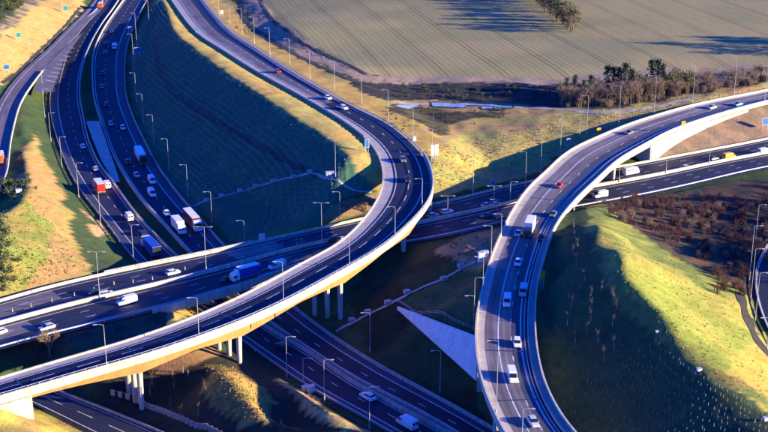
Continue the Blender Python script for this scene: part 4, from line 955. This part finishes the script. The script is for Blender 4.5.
sign(683, 130, 2.0, 2.0, 3.2, SY, 'yellow square sign above the cream retaining wall', 1, z=8.2, border=False)
sign(598.5, 136, 2.0, 2.2, 3.0, SY, 'yellow marker sign on the dry slope behind the elevated road', 1, border=False)
sign(222, 17, 2.0, 2.4, 3.6, SW, 'white sign right of the flyover approach at the top', 2, border=False)
sign(196.5, 34, 1.6, 2.2, 3.2, SB, 'small dark sign on the golden strip at the top of the flyover approach', 2, border=False)
sign(236.5, 31, 1.6, 1.6, 2.4, MAROON, 'small brown sign on the golden bank near the track', 1, border=False)
# equipment cabinets and pale boards on the verges
def cabinet(u, v, w, d, h, m, label, rz=.3, cat='cabinet', name='roadside_cabinet'):
    x, y, z = G(u, v); o = tag(empty(name, (x, y, z), rz), label, cat)
    c = MB().box((0, 0, h / 2), (w, d, h)).build('body', m, o); MB().box((0, 0, h + .06), (w + .16, d + .16, .12)).build('lid', GALV, o)
    MB().box((0, -d / 2 - .015, h / 2), (w * .84, .03, h * .8)).build('door', m, c); return o
cabinet(481, 262, 1.6, 1.0, 2.6, WHITE, 'white cabinet on the brown knoll, left of a pair')
cabinet(484.5, 258, 1.8, 1.0, 1.8, WHITE, 'white cabinet on the brown knoll, right of a pair')
cabinet(262, 242, 1.6, 1.0, 2.2, WHITE, 'white cabinet on the verge where the sun strikes the motorway')
cabinet(330, 177, 2.6, 1.4, 1.6, SILV, 'grey cabinet at the head of the stepped channel', .2)
cabinet(19, 193, 1.8, 1.0, 1.2, WHITE, 'small white cabinet among the dark bushes on the left hill')
cabinet(311, 393, 1.6, 1.0, 1.6, SILV, 'pale cabinet on the verge of the lower carriageway', .5)
cabinet(305, 391, 1.2, .9, 1.2, SILV, 'smaller pale cabinet next to the verge lamp by the lower carriageway', .5)
cabinet(699, 371, .9, .7, .5, WHITE, 'white box lying on the crest of the right hill')
cabinet(765, 421, .7, .6, .6, WHITE, 'white box on the crest of the hill at the bottom right corner')
cabinet(657, 334, .6, .5, .4, WHITE, 'small white marker box on the middle of the right hill crest')
cabinet(414, 141, 1.2, 1.0, 1.4, SILV, 'small cabinet beside the flyover just before its bend')
# traffic cones on the motorway shoulder
def cone(p, u, v, label):
    x, y, z = P(u, v, 0.0); o = tag(empty('traffic_bollard', (x, y, .02)), label, 'bollard', 'marker bollards along the motorway')
    MB().box((0, 0, .05), (.5, .5, .1)).build('foot', PLAST, o); MB().tube((0, 0, .1), (0, 0, 1.15), .17, .12, 8).build('post', SW, o); MB().tube((0, 0, .6), (0, 0, .85), .165, .155, 8).build('band', ORANGE, o); o.scale = (.8, .8, .85)
for u, v in ((12.5,312),(31,307),(52,302),(74.5,296),(114,285),(152.5,280),(185,270),(133,283),(229,258),(94,291),(282,246),(302,241),(297,245)): cone(MW, u, v, 'marker bollard standing on the upper carriageway of the wide motorway')

# ------------------------------------------------------------------ fences, channels, ditches
DITCH = mat('ditch_mud', (.035, .03, .025), .9, var=.3); WAT = mat('standing_water', (.10, .14, .18), .06, 0, var=.05)
FROST = mat('flood_pool', (.30, .37, .42), .25, 0, var=.06)
d, _ = drape('ditch', [(240,-8),(241,4),(243,18),(254,29),(268,39),(290,51),(318,66),(345,78),(372,89),(392,94)], 2.6, DITCH, .10); tag(d, kind='structure')
d, _ = drape('ditch', [(256,-10),(262,4),(277,25),(300,42),(332,58),(366,75)], 2.0, DITCH, .10); tag(d, kind='structure')
d, _ = drape('ditch', [(2,84),(20,71),(33,58),(48,44),(66,26),(80,8)], 1.5, DITCH, .10); tag(d, kind='structure')
d, _ = drape('ditch', [(154,36),(155,50),(160,72),(172,92),(192,108),(216,122),(240,136),(270,152),(300,168),(318,176)], 2.0, DITCH, .08); tag(d, kind='structure')
d, _ = drape('ditch', [(740,294),(745,312),(752,330),(760,345),(775,362)], 2.2, DITCH, .10); tag(d, kind='structure')
d, _ = drape('track', [(398,102.5),(440,103.5),(500,106.5),(560,109.5),(600,114),(640,110),(700,98)], 3.0, mat('pale_track', (.34, .29, .24), .95, var=.2), .08); tag(d, kind='structure')
for pts, w_ in (([(399,107.6),(409,106.6),(420,106.8)], 3), ([(432,105),(444,104.6),(455,106),(465,107.4)], 4.5), ([(456,104.6),(478,105),(496,106.2),(512,107.2)], 2.6), ([(482,108.4),(494,108.8),(502,109.6)], 2.2)):
    o, _ = drape('muddy_margin', [(a - (2 if a == pts[0][0] else -2 if a == pts[-1][0] else 0), b) for a, b in pts], w_ + 2.2, DITCH, .13, 2.0); tag(o, kind='structure')
    o, _ = drape('pool', pts, w_, FROST, .18, 2.0); tag(o, kind='structure')
def pfence(name, pts, h, label, step, cat, railm, rw=.09, boards=False, group=None):
    W = [np.array(G(*p)) for p in pts]; out = []
    for a, b in zip(W, W[1:]):
        k = max(1, int(np.linalg.norm((b - a)[:2]) / step)); out += [a + (b - a) * t / k for t in range(k)]
    out.append(W[-1]); out = [(p[0], p[1], hz(p[0], p[1])) for p in out]
    o = tag(empty(name, out[0]), label, cat, group); L0 = Vector(out[0])
    for k in range(2 if not boards else 1):
        b = MB()
        for p, q in zip(out, out[1:]):
            for zz in ((h - .1, h * .5)[k],): b.tube(Vector(p) - L0 + Vector((0, 0, zz)), Vector(q) - L0 + Vector((0, 0, zz)), rw, n=4)
        b.build('rail', railm, o)
    for p in out[:95]:
        q = Vector(p) - L0
        if boards: MB().box((q.x, q.y, q.z + h / 2), (1.0, .12, h), math.atan2(out[1][1] - out[0][1], out[1][0] - out[0][0])).build('panel', railm, o)
        else: MB().box((q.x, q.y, q.z + h / 2 - .1), (.16, .16, h + .2)).build('post', railm, o)
    return o
WOOD = mat('weathered_timber', (.38, .33, .26), .9, var=.15)
pfence('board_fence', [(113,396),(135,402.5),(157,412.6),(182,422),(206,431),(225,440)], 1.5, 'pale boarded fence running down the dark slope below the flyover', 1.35, 'fence', WOOD, .05, True)
pfence('field_fence', [(262,4),(277,22),(302,40),(334,57),(366,73)], 1.2, 'thin post and rail fence along the edge of the brown field', 5, 'fence', WOOD, .05)
pfence('post_fence', [(398,303.5),(430,315),(452,323),(474,332)], 1.1, 'thin fence along the top of the triangular wing wall', 3, 'fence', GALV, .05)
pfence('roadside_fence', [(24,212),(60,225)], 1, 'x', 4, 'fence', WOOD) if False else None
def channel(pts, label, w=.9):
    o, line = drape('drainage_channel', pts, w, CONC, .14, 1.2); tag(o, label, 'drainage channel')
    return o, line
def steps(pts, o):
    for u, v in pts:
        x, y, z = G(u, v); s = MB().box((x, y, z + .35), (1.6, 1.4, .9), .4).build('catch_pit', CONC, o)
c1, _ = channel([(186,208),(196,205),(207,201),(222,197.5),(240,192.5),(256,188),(274,183),(286,179),(294,178),(310,173.5),(318,174.5),(330,181),(344,187),(354,193),(372,193)], 'pale stepped drainage channel zigzagging across the planted hillside')
steps([(207,201),(222,197),(240,192),(256,188),(274,182),(294,178),(310,173)], c1)
c2, _ = channel([(336,333),(352,324),(372,313.5),(390,305),(408,295.5),(425,287),(448,277),(462,269),(476,263)], 'pale stepped drainage channel rising through the dark hollow to the brown knoll')
steps([(352,322),(368,313),(388,304),(407,294),(444,280),(461,268)], c2)

# ------------------------------------------------------------------ vegetation
BARK = mat('bark', (.13, .10, .07), .9, var=.2, scale=2); TWIG = mat('bare_twigs', (.27, .185, .12), .95, var=.25, scale=.5); TWIGR = mat('red_brown_twigs', (.12, .055, .045), .95, var=.3, scale=.5)
CONI = mat('conifer_needles', (.028, .060, .030), .9, var=.35, scale=.6); OLIV = mat('winter_foliage', (.11, .12, .045), .9, var=.3, scale=.6); LEAF = mat('bush_leaves', (.055, .085, .03), .9, var=.35, scale=.8)
def card(b, c, s, rnd):
    d = Vector((rnd.gauss(0, 1), rnd.gauss(0, 1), rnd.gauss(0, 1))).normalized(); e = d.orthogonal().normalized(); e.rotate(Matrix.Rotation(rnd.random() * 6.3, 3, d)); f = d.cross(e)
    b.add([c - e * s - f * s * .6, c + e * s - f * s * .5, c + e * s * .7 + f * s * .7, c - e * s * .6 + f * s * .6], [(0, 1, 2, 3)])
def bare_tree(h, seed, fol=TWIG, tw=1.0):
    rnd = random.Random(seed); o = empty('bare_tree'); tr = MB(); cr = MB()
    tr.tube((0, 0, -.5), (0, 0, h * .35), .03 * h, .02 * h, 7)
    def br(p, d, L, r, lvl):
        q = p + d * L; (tr if lvl < 2 else cr).tube(p, q, r, r * .6, 5 if lvl < 2 else 3)
        if lvl >= 4: return
        for _ in range(4 if lvl < 3 else 6):
            nd = (d + Vector((rnd.gauss(0, .5), rnd.gauss(0, .5), rnd.gauss(.12, .3)))).normalized(); t = rnd.uniform(.4, 1)
            br(p + d * L * t, nd, L * rnd.uniform(.55, .8), max(r * .5, .018 * tw), lvl + 1)
    for _ in range(5):
        a = rnd.random() * 6.3; br(Vector((0, 0, h * rnd.uniform(.10, .33))), Vector((math.cos(a) * .45, math.sin(a) * .45, 1)).normalized(), h * .30, .012 * h, 1)
    tr.build('trunk', BARK, o); cr.build('crown', fol, o); return o
def leafy_tree(h, seed, fol, shape='cone', n=900, w=.28):
    rnd = random.Random(seed); o = empty('conifer_tree' if shape == 'cone' else 'evergreen_tree'); MB().tube((0, 0, -.5), (0, 0, h * .8), .028 * h, .008 * h, 7).build('trunk', BARK, o)
    b = MB(); cl = [(rnd.random() ** .8, rnd.random() * 6.3, rnd.uniform(.3, 1)) for _ in range(46)]
    for k in range(n):
        t, a, rr = rnd.choice(cl); z = h * (.12 + .86 * t); rad = (h * w * (1 - t) ** .8 + .25) if shape == 'cone' else h * w * math.sqrt(max(.05, 1 - ((t - .45) / .56) ** 2))
        c = Vector((math.cos(a) * rad * rr, math.sin(a) * rad * rr, z)) + Vector((rnd.gauss(0, 1), rnd.gauss(0, 1), rnd.gauss(0, .8))) * h * .045
        card(b, c, rnd.uniform(.14, .34) * h / 11, rnd)
    b.build('crown', fol, o); return o
def bush(h, seed, fol, n=160, name='bush'):
    rnd = random.Random(seed); o = empty(name); b = MB(); st = MB()
    for k in range(9):
        a = rnd.random() * 6.3; q = Vector((math.cos(a) * h * .5 * rnd.random(), math.sin(a) * h * .5 * rnd.random(), h * rnd.uniform(.6, 1))); st.tube((0, 0, -.2), q, .05, .02, 4)
        for j in range(n // 9):
            c = q * rnd.uniform(.35, 1.05) + Vector((rnd.gauss(0, 1), rnd.gauss(0, 1), rnd.gauss(0, .6))) * h * .16; card(b, c, rnd.uniform(.10, .24) * h / 2.5, rnd)
    st.build('stem', BARK, o); b.build('crown', fol, o); return o
def stems(h, seed, fol, name='shrub'):
    rnd = random.Random(seed); o = empty(name); b = MB(); s0 = MB()
    for k in range(30):
        a = rnd.random() * 6.3; r = rnd.random() * h * .35; p = Vector((math.cos(a) * r, math.sin(a) * r, -.1)); q = p + Vector((rnd.gauss(0, .18) * h, rnd.gauss(0, .18) * h, h * rnd.uniform(.6, 1)))
        (s0 if k < 6 else b).tube(p, q, .045, .02, 3)
        for j in range(5): c = p.lerp(q, rnd.uniform(.4, 1)); b.tube(c, c + Vector((rnd.gauss(0, .16), rnd.gauss(0, .16), rnd.uniform(.1, .3))) * h, .03, .012, 3)
    s0.build('stem', BARK, o); b.build('crown', fol, o); return o
BT = [bare_tree(9, 1), bare_tree(9, 2), bare_tree(9, 3)]; CT = [leafy_tree(12, 4, CONI), leafy_tree(12, 5, CONI, 'cone', 800, .24)]
OT = [leafy_tree(10, 6, OLIV, 'round', 800, .33), leafy_tree(10, 7, OLIV, 'round', 700, .30)]
BU = [bush(2.5, 8, LEAF), bush(2.5, 9, LEAF)]; SR = [stems(2.6, 13, TWIGR), stems(2.6, 14, TWIGR), stems(2.6, 15, TWIG)]
used = set()
def plant(protos, u, v, sc, label, cat, group, xyz=None, name=None):
    p = random.choice(protos); o = p if id(p) not in used else dup(p); used.add(id(p))
    x, y, z = xyz if xyz else G(u, v); o.location = (x, y, z - .05); o.rotation_euler = (0, 0, random.random() * 6.3); o.scale = (sc, sc, sc * random.uniform(.9, 1.12))
    for k in ('label', 'category', 'group'):
        if k in o: del o[k]
    return tag(o, label, cat, group)
# the copse beyond the elevated road
cg = 'trees of the copse beyond the elevated road'
rt = random.Random(3)
def edge(u): return np.interp(u, [560, 600, 640, 680, 720, 768, 800], [108, 107.5, 103, 95, 88, 82, 80])
cop = []
for k in range(46): u = 563 + rt.uniform(0, 110); cop.append((BT, u, edge(u) - rt.uniform(2, 9), rt.uniform(.6, .95), 'bare brown tree in the thick of the copse beyond the elevated road', 'tree'))
for k in range(60): u = 660 + rt.uniform(0, 112); cop.append((BT, u, edge(u) - rt.uniform(0, 8), rt.uniform(.45, .8), 'small bare tree of the thicket running right from the copse', 'tree'))
for k in range(26): u = 600 + rt.uniform(0, 110); cop.append((OT[:1], u, edge(u) - rt.uniform(3, 9), rt.uniform(.5, .75), 'olive green tree half hidden in the copse', 'tree'))
for k in range(34): u = 562 + k * 3.1 + rt.uniform(-1, 1); cop.append((BT, u, edge(u) - rt.uniform(0, 4), rt.uniform(.9, 1.25), 'bare brown tree in the front row of the copse beyond the elevated road', 'tree'))
for k in range(20): u = 664 + k * 5.4 + rt.uniform(-2, 2); cop.append((BT, u, edge(u) - rt.uniform(1, 6), rt.uniform(.65, 1.0), 'bare brown tree in the thin belt right of the copse', 'tree'))
for u, v, s_ in ((606,96,1.15),(612,95,1.25),(618,95,1.2),(624,96,1.25),(630,95,1.1),(650,92,1.3),(656,91,1.25),(661,93,1.1),(566,99,.8),(574,98,.85),(583,99,.8),(590,98,.9)): cop.append((CT, u, v, s_, 'dark conifer standing tall at the back of the copse', 'conifer'))
for u, v, s_ in ((640,97,1.1),(646,96,1.0),(668,93,1.15),(674,92,1.2),(680,91,1.1),(687,89,1.0),(596,97,1.0),(635,95,1.1),(561,100,.8),(570,96,.75),(578,96,.7)): cop.append((OT, u, v, s_, 'rounded green tree among the bare trees of the copse', 'tree'))
for c_ in cop: plant(c_[0], c_[1], c_[2], c_[3] * (.80 if c_[0] is not BT else .88), c_[4], c_[5], cg + ('' if c_[0] is BT else ', evergreen'))
for k in range(80): u = rt.uniform(560, 770); plant([SR[2]], u, edge(u) + rt.uniform(-2.5, 1), rt.uniform(.7, 1.3), 'tangled brown undergrowth bush along the front of the copse', 'bush', 'undergrowth of the copse')
# hedge dividing the brown field
for k in range(84):
    t = k / 83; u, v = 505 + 65 * t, -26 + 58 * t; n = BT if k % 3 else OT
    plant(n, u + rt.uniform(-2, 5), v + rt.uniform(-1, 1), rt.uniform(.95, 1.3), 'tree of the hedge that divides the brown field' if n is OT else 'bare tree of the hedge that divides the brown field', 'tree', 'hedge in the brown field')
for k in range(10): plant(BT, 552 + rt.uniform(0, 26), 14 + rt.uniform(-10, 16), rt.uniform(.5, .7), 'pale bare tree on the sunny side of the field hedge', 'tree', 'sunny side of the field hedge')
# dark brush in the hollow at the field edge
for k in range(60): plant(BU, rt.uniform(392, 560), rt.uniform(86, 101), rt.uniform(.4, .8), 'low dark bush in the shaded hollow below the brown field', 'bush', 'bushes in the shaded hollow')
for k in range(55):  # bushes added here to stand in for the slope's shade
    u = rt.uniform(384, 505); plant(BU, u, rt.uniform(109, 136 - abs(u - 425) * .2), rt.uniform(.25, .55), 'low dark bush added to darken the slope just below the pools', 'bush', 'added bushes below the pools')
plant(BT, 386, 88, .45, 'small bare tree at the left end of the shaded hollow', 'tree', None)
plant(BT, 50, 358, .95, 'lone bare tree between the motorway and the flyover at lower left', 'tree', None)
plant(BT, 56, 371, .4, 'small bare bush beside the flyover under the lone tree', 'bush', None)
# bushes on the left hill
for u, v, s_ in ((4,188,1.2),(10,185,1),(16,190,1.1),(22,187,.9),(8,196,1.1),(2,200,1.2),(14,200,.9),(24,196,.8),(30,184,.7),(1,232,1.3),(5,238,1.2),(2,246,1.1),(0,256,1.2),(6,262,1),(2,270,1.2),(10,274,.9),(5,284,1),(14,282,.7),(4,292,.8),(18,262,.6),(9,248,.7),(28,178,.6),(36,190,.5),(0,222,1.1)):
    plant(BU, u, v, s_ * 1.2, 'dark green bush on the left hill near the picture edge', 'bush', 'bushes on the left hill')
for k in range(70):
    u = rt.uniform(-4, 26); v = rt.uniform(-6, 24 - u * .8)
    plant(BU, u, v, rt.uniform(1.0, 1.9), 'dark thicket bush filling the top left corner', 'bush', 'thicket at top left')
# red-brown scrub beyond the right hill
for k in range(210):
    while True:
        u, v = rt.uniform(606, 768), rt.uniform(196, 262)
        if v > 196 + max(0, 640 - u) * .25 and v < 215 + (u - 606) * .48: break
    r_ = k % 5 == 0
    plant([SR[2]] if r_ else SR[:2], u, v, rt.uniform(.55, 1.05), 'pale bare shrub in the scrub beyond the right hill' if r_ else 'red-brown bare shrub in the scrub beyond the right hill', 'shrub', 'pale scrub beyond the right hill' if r_ else 'red-brown scrub beyond the right hill')
for k in range(26): plant(SR[:2], rt.uniform(714, 748), rt.uniform(268, 296), rt.uniform(.6, 1), 'dark red shrub at the foot of the hill by the side road', 'shrub', 'shrubs by the side road')
# tree belt added out of view to shade the scrub and the side road
for k in range(46): plant(OT if k % 2 else BT, rt.uniform(822, 850), rt.uniform(188, 282), rt.uniform(.8, 1.15), 'unseen tree added beyond the curved side road to cast shade', 'tree', 'added shade belt beyond the side road')
for k in range(14): plant(OT, rt.uniform(800, 860), rt.uniform(40, 58), rt.uniform(1.1, 1.5), 'tree of the hedge beyond the right end of the field', 'tree', 'hedge right of the field')
# brown knoll brush and the bush strip under the flyover bend
for k in range(30): plant([SR[2]], rt.uniform(446, 492), rt.uniform(236, 262), rt.uniform(.25, .45), 'low pale brush on the brown knoll beside the elevated road', 'shrub', 'brush on the brown knoll')
for k in range(26): plant([SR[2]], rt.uniform(334, 376), rt.uniform(200, 214), rt.uniform(.3, .55), 'low pale brush in the sunny patch inside the flyover bend', 'shrub', 'brush inside the flyover bend')
# young trees with stakes
YT = []
def young(seed):
    rnd = random.Random(seed); o = empty('young_tree'); MB().tube((0, 0, -.2), (0, 0, 2.6), .05, .02, 5).build('trunk', BARK, o); b = MB()
    for k in range(20): z = rnd.uniform(.9, 3.1); a = rnd.random() * 6.3; b.tube((0, 0, z * .8), (math.cos(a) * .45, math.sin(a) * .45, z + .2), .025, .01, 3)
    b.build('crown', BARK, o); MB().tube((.25, 0, -.2), (.25, 0, 1.3), .05, .05, 5).build('stake', WOOD, o); return o
YT = [young(1), young(2)]
for u, v in ((573,228),(574,240),(577,250),(573,255),(575,266),(583,282),(579,290),(569,298),(572,309),(591,301),(591,311),(567,326),(587,337),(574,345),(597,345),(613,327),(602,293),(616,311),(613,301),(612,298),(613,349),(590,322),(603,362),(588,384),(612,404)):
    plant(YT, u, v, rt.uniform(.9, 1.2), 'slender young tree with a stake on the dark planted slope right of the elevated road', 'young tree', 'young trees on the right slope')
for u, v in ((153,386),(151,397),(174,379),(175,389),(171,408),(199,416),(205,395),(187,377),(182,375),(181,422)): plant(YT, u, v, rt.uniform(1.0, 1.5), 'slender young tree on the dark ground below the flyover', 'young tree', 'young trees below the flyover')
for u, v in ((433,120),(443,124),(448,127)): plant(YT, u, v, .8, 'slender young tree in the shaded slope below the pools', 'young tree', 'young trees below the pools')
# sapling guards in rows
TUBE = mat('sapling_tube', (.17, .20, .19), .6, var=.1)
gt = tag(MB().tube((0, 0, -.1), (0.05, 0.02, .65), .075, .07, 5).build('sapling_guard', TUBE), 'pale plastic sapling guard in the planted rows on the right-hand slope', 'sapling guard', 'sapling guards on the right slope')
cr_ = [P(a, b, z)[:2] for a, b, z in [(660,337,11),(700,370,10.5),(740,397,10.5),(775,417,10.5),(830,450,10.5)]]
pts = []
for k in range(len(cr_) - 1):
    a, b = cr_[k], cr_[k + 1]; L_ = np.linalg.norm(b - a); t = (b - a) / L_; nn = np.array([t[1], -t[0]]); nn = nn if nn[0] < 0 else -nn
    for s_ in np.arange(0, L_, 1.45):
        for r_ in range(13): q_ = a + t * s_ + nn * (1.0 + r_ * 1.9); q_ = q_ + RNG.normal(0, .22, 2); u, v = PIX(q_[0], q_[1], hz(*q_)); pts.append((u, v, q_))
pts = [p for p in pts if 0 < p[0] < 770 and p[1] < 436]; pts.sort(key=lambda p: -p[1]); first = True
for u, v, q_ in pts[:290]:
    o = gt if first else gt.copy(); 
    if not first: COL.objects.link(o)
    first = False; o.location = (q_[0], q_[1], hz(*q_))
rest = MB()
for u, v, q_ in pts[290:]: rest.tube((q_[0], q_[1], hz(*q_) - .1), (q_[0] + rt.gauss(0, .06), q_[1], hz(*q_) + rt.uniform(.5, .8)), .07, .07, 4)
rows_ = MB(); ok = np.where(HSm & (dF > wS + 2.5) & (dC_ > 7))[0]
for k in RNG.choice(ok, 8000, replace=len(ok) < 8000):
    x, y = gx[k] + RNG.uniform(-.7, .7), gy[k] + RNG.uniform(-.7, .7); i_ = FL.nearw(x, y); q = FL.c[i_, :2]; n_ = np.array([x, y]) - q; L_ = np.linalg.norm(n_); d_ = L_ - FL.w[i_] / 2
    d2 = round(d_ / 2.3) * 2.3 + FL.w[i_] / 2 + RNG.normal(0, .2); x, y = q + n_ / L_ * d2
    if 200 < PIX(x, y, -4.5)[0] < 262 and PIX(x, y, -4.5)[1] > 196: continue
    zq = hz(x, y); rows_.tube((x, y, zq - .1), (x + RNG.normal(0, .05), y, zq + RNG.uniform(.35, .65)), .075, .065, 3)
tag(rows_.build('sapling_guards', mat('sapling_tube_pale', (.19, .26, .21), .7, var=.15)), 'thousands of pale sapling guards in fine rows on the planted hillside', 'sapling guards', None, 'stuff')
if rest.v: tag(rest.build('sapling_guards', TUBE), 'further rows of sapling guards fading up the dark right-hand slope', 'sapling guards', None, 'stuff')
# rough grass tufts
def tufts(n, poly, c, nm, hgt=.5):
    b = MB(); us = [p[0] for p in poly]; vs2 = [p[1] for p in poly]; k = 0
    while k < n:
        u, v = rt.uniform(min(us), max(us)), rt.uniform(min(vs2), max(vs2))
        if not inside(poly, np.array([u]), np.array([v]))[0]: continue
        x, y, z = G(u, v); k += 1; h = hgt * rt.uniform(.5, 1.3)
        for j in range(3): a = rt.random() * 6.3; r = h * .7; b.add([(x, y, z - .05), (x + math.cos(a) * r, y + math.sin(a) * r, z - .03), (x + math.cos(a + .8) * r * .9, y + math.sin(a + .8) * r * .9, z + h)], [(0, 1, 2)])
    tag(b.build(nm, c), 'tufts of rough dry grass', 'grass', None, 'stuff')
tufts(1500, [(425,150),(600,112),(760,85),(770,92),(640,122),(560,150),(440,190)], mat('dry_grass', (.34, .25, .11), 1, var=.3, scale=1), 'dry_grass', .40)
tufts(500, [(2,205),(40,195),(75,250),(85,268),(20,290),(0,292)], mat('rough_grass', (.20, .20, .05), 1, var=.3, scale=1), 'rough_grass', .45)
tufts(700, [(590,225),(640,240),(750,310),(768,400),(740,395),(660,335),(625,300)], mat('hill_grass', (.31, .29, .07), 1, var=.3, scale=1), 'hill_grass', .32)
tufts(500, [(205,366),(230,366),(270,395),(268,415),(240,425),(215,405)], mat('mound_grass', (.32, .22, .08), 1, var=.3, scale=1), 'mound_grass', .4)
